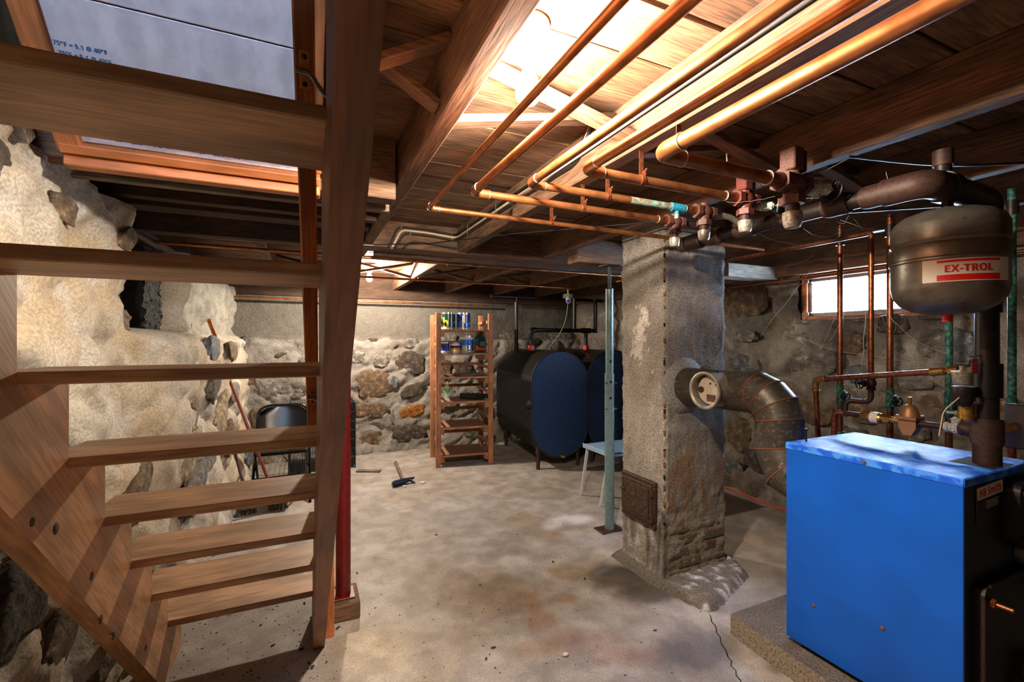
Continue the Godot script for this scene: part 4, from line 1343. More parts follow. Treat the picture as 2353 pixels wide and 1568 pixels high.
func build_boiler() -> void:
	var pad := Sh.new()
	pad.sheet(40, 60, func(i: int, j: int) -> Vector3:
		var x := 1.80 + 0.9 * i / 40.0
		var z := -1.53 + 1.5 * j / 60.0
		return Vector3(x + 0.05 * (-z - 0.7), 0.098 + 0.004 * nz.get_noise_2d(x * 8.0, z * 8.0), z), func(p: Vector3, _i: int, _j: int) -> Color:
		var b := nz.get_noise_2d(p.x * 7.0, p.z * 7.0) * 0.5 + 0.5
		return Color(0.19, 0.165, 0.145).lerp(Color(0.10, 0.08, 0.065), b), Vector3.UP)
	pad.col = Color(0.30, 0.24, 0.175)
	pad.face([Vector3(1.8415, -0.02, -1.53), Vector3(1.7665, -0.02, -0.03), Vector3(1.7665, 0.099, -0.03), Vector3(1.8415, 0.099, -1.53)], Vector3(-1, 0, 0))
	pad.face([Vector3(1.8415, -0.02, -1.53), Vector3(2.7415, -0.02, -1.53), Vector3(2.7415, 0.099, -1.53), Vector3(1.8415, 0.099, -1.53)], Vector3(0, 0, -1))
	solo("boiler_plinth", "low worn concrete plinth under the blue boiler", "plinth", pad, M.plaster)
	var bo := thing("boiler", "bright blue jacketed cast-iron heating boiler with black front", "boiler", Vector3(2.15, 0.1, -1.0))
	part(bo, "side_panel", box_at(Vector3(BX0, 0.122, BZ0), Vector3(BX0 + 0.012, BTOP - 0.022, BZ1), 0.003), M.boiler_blue)
	part(bo, "side_panel", box_at(Vector3(BX1 - 0.012, 0.122, BZ0), Vector3(BX1, BTOP - 0.022, BZ1), 0.003), M.boiler_blue)
	part(bo, "back_panel", box_at(Vector3(BX0 + 0.012, 0.122, BZ0), Vector3(BX1 - 0.012, BTOP - 0.022, BZ0 + 0.012), 0.002), M.boiler_blue)
	part(bo, "front_panel", box_at(Vector3(BX0 + 0.012, 0.122, BZ1 - 0.014), Vector3(BX1 - 0.012, BTOP - 0.022, BZ1 - 0.002), 0.002), M.boiler_front)
	part(bo, "base", box_at(Vector3(BX0 + 0.03, 0.1, BZ0 + 0.03), Vector3(BX1 - 0.03, 0.125, BZ1 - 0.03), 0.003), M.cast_black)
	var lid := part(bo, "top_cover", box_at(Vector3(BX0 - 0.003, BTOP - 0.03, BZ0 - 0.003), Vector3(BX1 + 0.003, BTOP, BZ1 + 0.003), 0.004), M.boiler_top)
	part(lid, "riser_cutout", box_at(Vector3(2.13, BTOP - 0.001, -0.84), Vector3(2.28, BTOP + 0.0012, -0.72), 0.0), M.soot)
	var s := Sh.new()
	s.tube([Vector3(1.985, BTOP, -1.262), Vector3(1.983, BTOP + 0.05, -1.262)], 0.004, 8)
	hexnut(s, Vector3(1.983, BTOP + 0.052, -1.262), Vector3.UP, 0.009, 0.008)
	part(bo, "bolt", s, M.iron_black)
	for e in [[0.30, BTOP - 0.016], [0.62, 0.36], [0.20, 0.31]]:
		var z := lerpf(BZ0, BZ1, e[0] if e[1] < 0.9 else 0.52)
		s = Sh.new()
		s.lathe([Vector2(0, 0.004), Vector2(0.006, 0.003), Vector2(0.008, 0.0)], along(Vector3(-1, 0, 0), Vector3(BX0 - (0.004 if e[1] > 0.9 else 0.0), e[1], z)), 10)
		part(bo, "screw", s, M.brick_orange)
	# rating plate
	var T := Transform3D(Basis(Vector3(0, 0, 1), 0.05), Vector3(2.075, 0.865, BZ1 + 0.001))
	s = Sh.new()
	s.box(Vector3(0.185, 0.125, 0.003), T, 0.001)
	var pl := part(bo, "rating_plate", s, M.plate_bronze)
	s = Sh.new()
	s.box(Vector3(0.176, 0.076, 0.0016), T * Transform3D(Basis(), Vector3(0, -0.0205, 0.0012)), 0.0)
	part(pl, "black_field", s, M.label_black)
	s = Sh.new()
	s.box(Vector3(0.178, 0.04, 0.0016), T * Transform3D(Basis(), Vector3(0, 0.0395, 0.0012)), 0.0)
	part(pl, "white_field", s, M.label_white)
	part(pl, "lettering", moved(letters("HB Smith", 0.028, 0.001, 0.15), T * Transform3D(Basis(), Vector3(0, 0.0395, 0.0022))), M.label_red)
	for k in 4:
		s = Sh.new()
		s.box(Vector3(0.09 - 0.012 * (k % 2), 0.0022, 0.0006), T * Transform3D(Basis(), Vector3(0.01, 0.006 - k * 0.007, 0.0023)), 0.0)
		part(pl, "small_print", s, M.label_white)
	# cast doors on the front
	var door := func(lo: Vector3, hi: Vector3, called: String) -> MeshInstance3D:
		var d := Sh.new()
		var w := hi.x - lo.x
		var h := hi.y - lo.y
		var r := 0.035
		var pts := PackedVector2Array()
		for q in [[1, 1, 0], [-1, 1, 1], [-1, -1, 2], [1, -1, 3]]:
			for k in 6:
				var an: float = (q[2] + k / 5.0) * PI / 2.0
				pts.append(Vector2(q[0] * (w * 0.5 - r) + cos(an) * r, q[1] * (h * 0.5 - r) + sin(an) * r))
		d.prism(pts, hi.z - lo.z, Transform3D(Basis(), (lo + hi) * 0.5))
		return part(bo, called, d, M.cast_black)
	var d1: MeshInstance3D = door.call(Vector3(1.965, 0.14, BZ1 - 0.002), Vector3(2.37, 0.61, BZ1 + 0.026), "fire_door")
	var d2: MeshInstance3D = door.call(Vector3(2.175, 0.70, BZ1 - 0.002), Vector3(2.39, 0.915, BZ1 + 0.04), "flue_door")
	# raised rims of the doors
	s = Sh.new()
	for e in [[Vector3(1.966, 0.17, 0), Vector3(1.966, 0.575, 0)], [Vector3(2.0, 0.609, 0), Vector3(2.34, 0.609, 0)]]:
		s.tube([e[0] + Vector3(0, 0, BZ1 + 0.024), e[1] + Vector3(0, 0, BZ1 + 0.024)], 0.006, 8)
	part(d1, "rim", s, M.iron_rust)
	for e in [[d1, Vector3(2.0, 0.56, BZ1 + 0.026)], [d1, Vector3(2.30, 0.56, BZ1 + 0.026)], [d1, Vector3(2.12, 0.20, BZ1 + 0.026)], [d2, Vector3(2.205, 0.885, BZ1 + 0.04)], [d2, Vector3(2.22, 0.72, BZ1 + 0.04)]]:
		s = Sh.new()
		hexnut(s, e[1] + Vector3(0, 0, 0.008), Vector3(0, 0, 1), 0.015, 0.016)
		s.tube([e[1], e[1] + Vector3(0, 0, 0.055)], 0.0075, 10)
		part(e[0], "bolt", s, M.copper_old)
	s = Sh.new()
	s.lathe([Vector2(0.0, 0.0), Vector2(0.045, 0.0), Vector2(0.045, 0.075), Vector2(0.038, 0.075), Vector2(0.036, 0.02), Vector2(0.0, 0.02)], along(Vector3(0, 0, 1), Vector3(2.30, 0.655, BZ1)), 24)
	part(bo, "observation_port", s, M.steel)
	s = Sh.new()
	s.bar(Vector3(2.17, 0.20, BZ1 + 0.06), Vector3(2.22, 0.33, BZ1 + 0.06), 0.03, 0.018, Vector3(0, 0, 1))
	s.tube([Vector3(2.165, 0.19, BZ1 + 0.03), Vector3(2.165, 0.19, BZ1 + 0.085)], 0.02, 12)
	part(d1, "door_latch", s, M.iron_rust)
	s = Sh.new()
	s.lathe([Vector2(0, 0.0), Vector2(0.055, 0.0), Vector2(0.055, 0.12), Vector2(0.04, 0.13), Vector2(0.0, 0.13)], along(Vector3(0, 0, 1), Vector3(2.30, 0.26, BZ1 + 0.02)), 24)
	part(bo, "burner_tube", s, M.steel)
	# expansion tank
	var tc := Vector3(1.935, 1.485, -0.766)
	var et := thing("expansion_tank", "grey steel expansion tank hanging above the boiler with red and white label", "tank", tc)
	var R := 0.146
	s = Sh.new()
	var prof := [Vector2(0.0, 0.0), Vector2(0.05, 0.003), Vector2(0.09, 0.014), Vector2(0.120, 0.032), Vector2(0.139, 0.058), Vector2(R, 0.09), Vector2(R, 0.168), Vector2(R + 0.004, 0.172), Vector2(R + 0.004, 0.178), Vector2(R, 0.182), Vector2(R, 0.222), Vector2(R - 0.004, 0.228), Vector2(R + 0.002, 0.236), Vector2(R, 0.244), Vector2(R, 0.29), Vector2(R - 0.010, 0.312), Vector2(R - 0.030, 0.330), Vector2(R - 0.065, 0.343), Vector2(R - 0.11, 0.350), Vector2(0.0, 0.357)]
	s.lathe(prof, Transform3D(Basis(), tc), 56)
	var body := part(et, "shell", s, M.tank_grey)
	var bent := func(lo: Vector2, hi: Vector2, off: float) -> Sh:
		# a curved patch on the tank: x is the angle in radians, y the height
		var q := Sh.new()
		var f := func(i: int, j: int) -> Vector3:
			var an := lerpf(lo.x, hi.x, i / 24.0)
			return tc + Vector3(cos(an) * (R + off), lerpf(lo.y, hi.y, j), sin(an) * (R + off))
		q.sheet(24, 1, f, func(_p: Vector3, _i: int, _j: int) -> Color: return Color.WHITE, Vector3(cos((lo.x + hi.x) * 0.5), 0, sin((lo.x + hi.x) * 0.5)))
		return q
	# angle toward the camera and round
	var face := atan2(-tc.z, -tc.x)
	var lab := part(et, "label", bent.call(Vector2(face + 0.40, 0.098), Vector2(face - 1.13, 0.168), 0.0010), M.label_white)
	part(lab, "red_band", bent.call(Vector2(face + 0.16, 0.157), Vector2(face - 0.88, 0.1645), 0.0018), M.label_red)
	part(lab, "red_band", bent.call(Vector2(face + 0.16, 0.101), Vector2(face - 0.88, 0.119), 0.0018), M.label_red)
	var tx := letters("EX-TROL", 0.022, 0.0008, 0.112)
	for k in tx.v.size():
		var p := tx.v[k]
		var an := face - 0.345 - p.x / R
		var rr := R + 0.0022 + p.z
		tx.v[k] = tc + Vector3(cos(an) * rr, 0.138 + p.y, sin(an) * rr)
		tx.n[k] = Vector3(cos(an), 0, sin(an))
	part(lab, "lettering", tx, M.label_red)
	part(et, "bottom_plug", tube_at([tc + Vector3(0, 0.004, 0), tc + Vector3(0, -0.022, 0)], 0.014, 14), M.label_red)
	part(et, "nipple", tube_at([tc + Vector3(0, 0.35, 0), tc + Vector3(0, 0.42, 0)], 0.016, 14), M.iron)

const PIPE_Y := 1.95

func handwheel(parent: Node3D, at: Vector3, axis: Vector3, R: float, m: Material) -> void:
	var s := Sh.new()
	var a := axis.normalized()
	s.ring(at, a, R, R * 0.13, 20, 6)
	var u := a.cross(Vector3.UP)
	if u.length() < 0.1:
		u = Vector3.RIGHT
	u = u.normalized()
	var w := a.cross(u)
	for k in 5:
		var an := TAU * k / 5.0 + 0.3
		s.tube([at, at + (u * cos(an) + w * sin(an)) * R], R * 0.10, 6)
	s.tube([at - a * R * 0.25, at + a * R * 0.3], R * 0.22, 8)
	part(parent, "handwheel", s, m)

func gate_valve(called: String, label: String, at: Vector3, axis: Vector3, stem: Vector3, r: float, m: Material, wheel: Material, group := "") -> Node3D:
	var t := thing(called, label, "valve", at, group)
	var a := axis.normalized()
	var s := Sh.new()
	s.lathe([Vector2(0, -2.2 * r), Vector2(1.25 * r, -2.2 * r), Vector2(1.3 * r, -1.5 * r), Vector2(1.05 * r, -1.2 * r), Vector2(1.45 * r, -0.5 * r), Vector2(1.5 * r, 0.0), Vector2(1.45 * r, 0.5 * r), Vector2(1.05 * r, 1.2 * r), Vector2(1.3 * r, 1.5 * r), Vector2(1.25 * r, 2.2 * r), Vector2(0, 2.2 * r)], along(a, at), 16)
	part(t, "body", s, m)
	s = Sh.new()
	var d := stem.normalized()
	s.tube([at, at + d * 2.3 * r, at + d * 2.8 * r], [1.1 * r, 0.95 * r, 0.7 * r], 12)
	hexnut(s, at + d * 2.1 * r, d, 1.15 * r, 0.6 * r)
	part(t, "bonnet", s, m)
	part(t, "stem", tube_at([at + d * 2.6 * r, at + d * 3.9 * r], 0.28 * r, 8), M.brass)
	handwheel(t, at + d * 3.8 * r, d, 1.7 * r, wheel)
	return t

func strap(parent: Node3D, x: float, z: float, r: float, y1: float) -> void:
	# perforated copper band: a loop round the pipe and a strip up to the joist
	var s := Sh.new()
	s.slab(Vector3(x - 0.009, PIPE_Y + r, z - 0.0008), Vector3(x + 0.009, y1, z + 0.0008), 0.0)
	var h := part(parent, "hanger_strap", s, M.copper_old)
	s = Sh.new()
	for k in 18:
		var a0 := TAU * k / 18.0
		var a1 := TAU * (k + 1) / 18.0
		s.bar(Vector3(x, PIPE_Y + cos(a0) * (r + 0.0015), z + sin(a0) * (r + 0.0015)), Vector3(x, PIPE_Y + cos(a1) * (r + 0.0015), z + sin(a1) * (r + 0.0015)), 0.014, 0.0015, Vector3(0, cos(a0), sin(a0)), 0.0)
	part(h, "loop", s, M.copper_old)
	s = Sh.new()
	s.tube([Vector3(x + 0.004, PIPE_Y + r + 0.004, z + 0.006), Vector3(x + 0.018, PIPE_Y + r + 0.024, z + 0.006)], 0.004, 6)
	hexnut(s, Vector3(x + 0.006, PIPE_Y + r + 0.006, z + 0.008), Vector3(0.6, 0.8, 0), 0.008, 0.006)
	part(h, "bolt", s, M.copper_old)
	var y := PIPE_Y + r + 0.018
	while y < y1 - 0.01:
		s = Sh.new()
		s.lathe([Vector2(0, 0.0012), Vector2(0.0028, 0.0012), Vector2(0.0028, -0.0012), Vector2(0, -0.0012)], along(Vector3(0, 0, 1), Vector3(x, y, z)), 8)
		part(h, "hole", s, M.soot)
		y += 0.02

func zone_valve(label: String, x: float, z: float, k: float, m: Material, cap: Material, motor: bool) -> void:
	var at := Vector3(x, PIPE_Y, z)
	var t := thing("flow_valve", label, "valve", at, "valves at the ends of the copper heating lines")
	var s := Sh.new()
	hexnut(s, at + Vector3(-0.040, 0, 0) * k, Vector3.RIGHT, 0.030 * k, 0.022 * k)
	part(t, "union_nut", s, m)
	s = Sh.new()
	s.lathe([Vector2(0, -0.03), Vector2(0.020, -0.03), Vector2(0.027, -0.012), Vector2(0.029, 0.0), Vector2(0.027, 0.012), Vector2(0.020, 0.03), Vector2(0, 0.03)].map(func(q: Vector2) -> Vector2: return q * k), along(Vector3.RIGHT, at), 16)
	s.tube([at, at + Vector3(0, -0.04, 0) * k], [0.026 * k, 0.020 * k], 14)
	s.tube([at, at + Vector3(0, 0.034, 0) * k], [0.022 * k, 0.017 * k], 14)
	part(t, "body", s, m)
	s = Sh.new()
	hexnut(s, at + Vector3(0.040, 0, 0) * k, Vector3.RIGHT, 0.028 * k, 0.020 * k)
	part(t, "union_nut", s, m)
	s = Sh.new()
	hexnut(s, at + Vector3(0, -0.045, 0) * k, Vector3.UP, 0.029 * k, 0.020 * k)
	part(t, "bonnet_nut", s, m)
	part(t, "neck", tube_at([at + Vector3(0, -0.053, 0) * k, at + Vector3(0, -0.075, 0) * k], 0.017 * k, 14), M.iron_rust)
	s = Sh.new()
	s.lathe([Vector2(0, -0.116), Vector2(0.017, -0.115), Vector2(0.021, -0.108), Vector2(0.024, -0.084), Vector2(0.023, -0.075), Vector2(0, -0.074)].map(func(q: Vector2) -> Vector2: return q * k), Transform3D(Basis(), at), 8)
	part(t, "cap", s, cap)
	if motor:
		var b := Sh.new()
		b.slab(at + Vector3(-0.024, 0.03, -0.02) * k, at + Vector3(0.014, 0.088, 0.022) * k, 0.004)
		var mo := part(t, "actuator", b, m)
		b = Sh.new()
		b.slab(at + Vector3(0.014, 0.028, -0.018) * k, at + Vector3(0.030, 0.084, 0.02) * k, 0.004)
		part(mo, "dark_side", b, M.iron_black)

func build_copper() -> void:
	var where := ["thinnest copper pipe at the far end of the overhead row", "second overhead copper pipe, its far leg lowest but one", "third overhead copper pipe, green and turquoise near its valve", "fourth overhead copper pipe, passing over the joist end", "thickest overhead copper pipe, nearest the boiler"]
	var P := [[0.462, -1.846, 0.0105, 2.50], [0.563, -1.585, 0.0145, 1.50], [0.712, -1.415, 0.0138, 1.49], [0.815, -1.225, 0.0160, 1.50], [0.942, -1.030, 0.0210, 1.47]]
	for k in 5:
		var x: float = P[k][0]
		var z: float = P[k][1]
		var r: float = P[k][2]
		var e: float = P[k][3]
		var t := thing("copper_pipe", where[k], "pipe", Vector3(x, PIPE_Y, z), "overhead copper heating lines")
		var R := r * 2.6
		part(t, "long_run", tube_at([Vector3(x, PIPE_Y, 1.19), Vector3(x, PIPE_Y, z + R)], r, 20), M.copper)
		var el := Sh.new()
		el.tube(bend([Vector3(x, PIPE_Y, z + R * 1.7), Vector3(x, PIPE_Y, z), Vector3(x + R * 1.7, PIPE_Y, z)], R * 1.3, 7), r * 1.14, 20)
		var eo := part(t, "elbow", el, M.copper)
		for q in [Vector3(0, 0, R * 1.7), Vector3(R * 1.7, 0, 0)]:
			var ring := Sh.new()
			ring.ring(Vector3(x, PIPE_Y, z) + q, q, r * 1.07, r * 0.12, 20, 6)
			part(eo, "solder_ring", ring, M.solder)
		if k == 2:
			part(t, "cross_leg", tube_at([Vector3(x + R, PIPE_Y, z), Vector3(1.15, PIPE_Y, z)], r, 20), M.copper)
			part(t, "corroded_leg", tube_at([Vector3(1.15, PIPE_Y, z), Vector3(e, PIPE_Y, z)], r, 20), M.patina)
			var c := part(t, "corroded_tee", tube_at([Vector3(1.36, PIPE_Y, z), Vector3(1.425, PIPE_Y, z)], r * 1.25, 18), M.turquoise)
			part(c, "drain_boss", tube_at([Vector3(1.392, PIPE_Y, z), Vector3(1.392, PIPE_Y - 0.032, z)], 0.009, 10), M.turquoise)
			part(c, "drain_cap", tube_at([Vector3(1.392, PIPE_Y - 0.03, z), Vector3(1.392, PIPE_Y - 0.046, z)], 0.010, 8), M.pewter)
			part(t, "corroded_sleeve", tube_at([Vector3(1.425, PIPE_Y, z), Vector3(1.47, PIPE_Y, z)], r * 1.08, 18), M.turquoise)
		else:
			part(t, "cross_leg", tube_at([Vector3(x + R, PIPE_Y, z), Vector3(e, PIPE_Y, z)], r, 20), M.copper)
		if k > 0:
			var ad := Sh.new()
			ad.tube([Vector3(e - 0.055, PIPE_Y, z), Vector3(e - 0.02, PIPE_Y, z), Vector3(e, PIPE_Y, z)], [r * 1.1, r * 1.15, r * 1.3], 16)
			var ao := part(t, "adaptor", ad, M.copper_old)
			ad = Sh.new()
			ad.ring(Vector3(e - 0.055, PIPE_Y, z), Vector3.RIGHT, r * 1.08, r * 0.14, 20, 6)
			part(ao, "solder_ring", ad, M.solder)
		strap(t, 1.045 if k < 4 else 1.02, z, r, JOIST_Y + 0.0)
	zone_valve("brown flow valve on the end of the second overhead copper pipe", 1.545, -1.585, 1.0, M.valve_brown, M.pewter, false)
	zone_valve("crusted brown flow valve beyond the turquoise tee", 1.545, -1.415, 1.05, M.valve_brown, M.pewter, false)
	zone_valve("red flow valve with motor block on the fourth overhead copper pipe", 1.555, -1.225, 1.1, M.valve_red, M.pewter, true)
	zone_valve("largest flow valve with motor block on the thickest copper pipe", 1.545, -1.030, 1.35, M.valve_brown, M.pewter, true)
	# header behind the valves
	var hd := thing("supply_header", "rusty black iron header pipe with tees running behind the flow valves", "pipe", Vector3(1.8, 1.905, -1.2))
	var hy := 1.905
	part(hd, "header_run", tube_at([Vector3(1.80, hy, -1.76), Vector3(1.80, hy, -0.82)], 0.030, 20), M.iron)
	for z in [-1.70, -1.585, -1.415, -1.225, -1.030, -0.90]:
		var s := Sh.new()
		s.tube([Vector3(1.80, hy, z - 0.045), Vector3(1.80, hy, z - 0.03), Vector3(1.80, hy, z + 0.03), Vector3(1.80, hy, z + 0.045)], [0.036, 0.040, 0.040, 0.036], 18)
		if z < -1.0 and z > -1.6:
			s.tube([Vector3(1.80, hy, z), Vector3(1.745, PIPE_Y - 0.02, z)], 0.026, 14)
		part(hd, "tee", s, M.iron_rust)
	for e in [[-1.585, 0.013, M.iron_rust], [-1.415, 0.013, M.pewter], [-1.225, 0.015, M.verdigris], [-1.030, 0.020, M.iron]]:
		part(hd, "branch", tube_at([Vector3(1.58, PIPE_Y, e[0]), Vector3(1.70, PIPE_Y - 0.005, e[0]), Vector3(1.76, hy + 0.02, e[0])], e[1], 14), e[2])
	var big := Sh.new()
	big.tube(bend([Vector3(1.80, hy, -0.88), Vector3(1.80, hy, -0.765), Vector3(1.90, hy, -0.765)], 0.07, 6), 0.045, 20)
	part(hd, "elbow", big, M.iron_rust)
	part(hd, "crossover", tube_at(bend([Vector3(1.88, hy, -0.765), Vector3(2.21, hy, -0.765), Vector3(2.21, hy - 0.10, -0.765)], 0.06, 6), 0.042, 20), M.iron)
	part(hd, "collar", tube_at([Vector3(1.89, hy, -0.765), Vector3(1.94, hy, -0.765)], 0.050, 20), M.iron)
	part(hd, "vent_stub", tube_at([Vector3(1.905, hy + 0.03, -0.765), Vector3(1.905, hy + 0.075, -0.765)], 0.022, 16), M.iron)
	part(hd, "vent_cap", tube_at([Vector3(1.905, hy + 0.07, -0.765), Vector3(1.905, hy + 0.12, -0.765)], 0.027, 18), M.iron_rust)
	gate_valve("shutoff_valve", "white-crusted shutoff valve with black handwheel beside the largest flow valve", Vector3(1.665, PIPE_Y, -1.03), Vector3.RIGHT, Vector3(0.9, -0.1, 0.45), 0.020, M.crust, M.iron_black)
	gate_valve("shutoff_valve", "small grey shutoff valve between the two red flow valves", Vector3(1.655, PIPE_Y - 0.012, -1.225), Vector3.RIGHT, Vector3(0.6, -0.1, 0.8), 0.014, M.crust, M.pewter)
	part(hd, "end_elbow", tube_at([Vector3(1.80, hy, -1.75), Vector3(1.80, hy, -1.80)], 0.038, 18), M.iron_rust)

func build_boiler_pipes() -> void:
	var g := "return lines behind the boiler"
	# main riser out of the boiler
	var rx := 2.21
	var rz := -0.765
	var ri := thing("boiler_riser", "thick dark iron riser pipe coming out of the boiler top", "pipe", Vector3(rx, BTOP, rz))
	part(ri, "pipe", tube_at([Vector3(rx, BTOP - 0.02, rz), Vector3(rx, 1.82, rz)], 0.032, 24), M.iron)
	part(ri, "foot_coupling", tube_at([Vector3(rx, BTOP, rz), Vector3(rx, BTOP + 0.005, rz), Vector3(rx, BTOP + 0.075, rz)], [0.037, 0.038, 0.038], 20), M.iron_rust)
	part(ri, "tee", tube_at([Vector3(rx, 1.03, rz), Vector3(rx, 1.045, rz), Vector3(rx, 1.11, rz), Vector3(rx, 1.125, rz)], [0.040, 0.045, 0.045, 0.040], 20), M.iron_rust)
	part(ri, "tee_boss", tube_at([Vector3(rx, 1.075, rz), Vector3(rx + 0.025, 1.073, rz - 0.075)], 0.026, 16), M.iron_rust)
	part(ri, "collar", tube_at([Vector3(rx, 1.50, rz), Vector3(rx, 1.58, rz)], 0.039, 20), M.iron)
	part(ri, "collar", tube_at([Vector3(rx, 1.20, rz), Vector3(rx, 1.32, rz)], 0.041, 20), M.iron_black)
	# air vent and relief bowl on the riser
	var av := thing("air_vent", "small pewter cup-shaped air vent on a dark bowl beside the riser", "valve", Vector3(2.155, 1.15, -0.80))
	var c := Vector3(2.135, 0, -0.80)
	part(av, "stand", tube_at([c + Vector3(0.02, 1.12, 0), c + Vector3(0.02, 1.18, 0)], 0.022, 16), M.brass)
	var s := Sh.new()
	s.lathe([Vector2(0, 1.165), Vector2(0.018, 1.168), Vector2(0.029, 1.19), Vector2(0.034, 1.225), Vector2(0.032, 1.238), Vector2(0, 1.24)], Transform3D(Basis(), c), 20)
	part(av, "bowl", s, M.iron)
	s = Sh.new()
	s.lathe([Vector2(0, 1.243), Vector2(0.022, 1.245), Vector2(0.026, 1.25), Vector2(0.028, 1.285), Vector2(0.031, 1.286), Vector2(0.031, 1.292), Vector2(0.0, 1.296)], Transform3D(Basis(), c + Vector3(-0.01, 0, 0)), 22)
	part(av, "cup", s, M.pewter)
	part(av, "knob", tube_at([c + Vector3(-0.01, 1.294, 0), c + Vector3(-0.01, 1.312, 0)], 0.008, 10), M.pewter)
	part(av, "bleed_wire", tube_at(bend([c + Vector3(-0.03, 1.20, 0.0), c + Vector3(-0.065, 1.15, -0.03), c + Vector3(-0.07, 1.06, -0.04)], 0.02), 0.002, 6), M.cable_white)
	var tg := thing("relief_tag", "small red warning tag wired beside the air vent", "tag", Vector3(2.13, 1.31, -0.77))
	part(tg, "card", box_at(Vector3(2.115, 1.285, -0.772), Vector3(2.158, 1.335, -0.770), 0.0005), M.label_red)
	for k in 5:
		part(tg, "print", box_at(Vector3(2.120 + (0.01 if k == 0 else 0.0), 1.326 - k * 0.009, -0.7700), Vector3(2.153 - 0.004 * (k % 3), 1.3285 - k * 0.009, -0.7694), 0.0), M.label_white)
	part(tg, "lever", bar_at(Vector3(2.10, 1.345, -0.775), Vector3(2.19, 1.349, -0.775), 0.008, 0.004), M.steel)
	# relief discharge
	var rp := thing("discharge_pipe", "copper discharge pipe crossing above the boiler and dropping behind it", "pipe", Vector3(2.26, 0.5, -1.38))
	var a := Vector3(2.20, 1.292, -0.835)
	var b := Vector3(2.255, 1.212, -1.39)
	part(rp, "level_run", tube_at([a, b], 0.0115, 16), M.copper_old)
	part(rp, "drop", tube_at([b, Vector3(2.30, 0.55, -1.385)], 0.0115, 16), M.copper_old)
	s = Sh.new()
	s.tube(bend([b.lerp(a, 0.09), b, b + Vector3(0.004, -0.055, 0)], 0.022), 0.0145, 14)
	var el := part(rp, "elbow", s, M.brass)
	for p in [b.lerp(a, 0.09), b + Vector3(0.004, -0.052, 0)]:
		s = Sh.new()
		s.ring(p, (a - b) if p.y > 1.2 else Vector3.UP, 0.0145, 0.0035, 16, 6)
		part(el, "lip", s, M.brass)
	s = Sh.new()
	s.tube([a.lerp(b, 0.08), a.lerp(b, 0.16)], 0.0155, 14)
	hexnut(s, a.lerp(b, 0.03), b - a, 0.019, 0.03)
	part(rp, "brass_tee", s, M.brass)
	# four returns
	var rl := ["first copper return riser, left of the window tank", "second copper return riser beneath the expansion tank edge", "green-stained return riser below the red tank plug", "green return riser at the far right edge"]
	var rzs := [-1.53, -1.294, -1.063, -0.858]
	for k in 4:
		var z: float = rzs[k]
		var t := thing("return_pipe", rl[k], "pipe", Vector3(2.70, 0.0, z), g)
		var up: Material = M.copper_old if k < 2 else M.verdigris
		part(t, "riser", tube_at([Vector3(2.70, 1.14, z), Vector3(2.70, 2.04, z)], 0.0138, 16), up)
		part(t, "coupling", tube_at([Vector3(2.70, 1.05, z), Vector3(2.70, 1.16, z)], 0.0172, 16), M.verdigris)
		part(t, "lower_riser", tube_at([Vector3(2.70, 0.02, z), Vector3(2.70, 1.06, z)], 0.0138, 16), M.copper_old)
		part(t, "coupling", tube_at([Vector3(2.70, 0.80, z), Vector3(2.70, 0.90, z)], 0.019, 16), M.verdigris)
		part(t, "top_fitting", tube_at([Vector3(2.70, 1.93, z), Vector3(2.70, 1.99, z)], 0.021, 16), M.iron)
	var dv := ["blue-wheeled drain valve on the first copper return, upper one", "blue-wheeled drain valve on the second copper return, upper one", "blue-wheeled drain valve on the green-stained return, upper one", "dark drain valve low on the first copper return", "dark drain valve low on the second copper return", "dark drain valve low on the green-stained return"]
	for k in 6:
		var z: float = rzs[k % 3]
		var y := 1.10 if k < 3 else 0.83
		gate_valve("drain_valve", dv[k], Vector3(2.70, y, z) + Vector3(-0.018, 0, 0.022), Vector3.UP, Vector3(-0.62, 0.02, 0.62), 0.0125, M.verdigris, M.wheel_blue, "drain valves on the return lines")
	# cold feed: thin pipe down, loop, then along to the riser
	var fx := 2.37
	var fz := -1.21
	var cf := thing("cold_feed_pipe", "thin copper feed pipe dropping in front of the window with an S-bend", "pipe", Vector3(fx, 1.05, fz))
	part(cf, "level_run", tube_at([Vector3(2.385, 1.90, -3.1), Vector3(2.385, 1.90, fz - 0.03)], 0.011, 14), M.copper_old)
	part(cf, "drop", tube_at(bend([Vector3(2.385, 1.90, fz - 0.05), Vector3(2.375, 1.90, fz), Vector3(fx, 1.86, fz), Vector3(fx, 1.20, fz)], 0.03), 0.011, 14), M.copper_old)
	part(cf, "s_bend", tube_at(bend([Vector3(fx, 1.19, fz), Vector3(fx, 1.118, fz), Vector3(2.335, 1.118, fz - 0.09), Vector3(2.335, 1.052, fz - 0.09), Vector3(2.30, 1.055, fz - 0.07)], 0.03), 0.0115, 14), M.iron_rust)
	gate_valve("feed_valve", "blue-wheeled shutoff valve on the thin copper feed pipe", Vector3(fx, 1.205, fz), Vector3.UP, Vector3(-0.75, 0.0, -0.35), 0.014, M.iron_rust, M.wheel_blue)
	part(cf, "dead_leg", tube_at(bend([Vector3(2.32, 1.058, -1.27), Vector3(2.31, 1.058, -1.335), Vector3(2.31, 0.7, -1.34)], 0.025), 0.0115, 14), M.copper_old)
	var hy := 1.062
	var X := 2.285
	var fl := thing("feed_line", "brass and bronze boiler feed line with pressure reducer and white-labelled check valve", "pipe", Vector3(X, hy, -1.04))
	part(fl, "nipple", tube_at([Vector3(X + 0.02, hy, -1.285), Vector3(X + 0.01, hy, -1.19)], 0.012, 12), M.iron_rust)
	s = Sh.new()
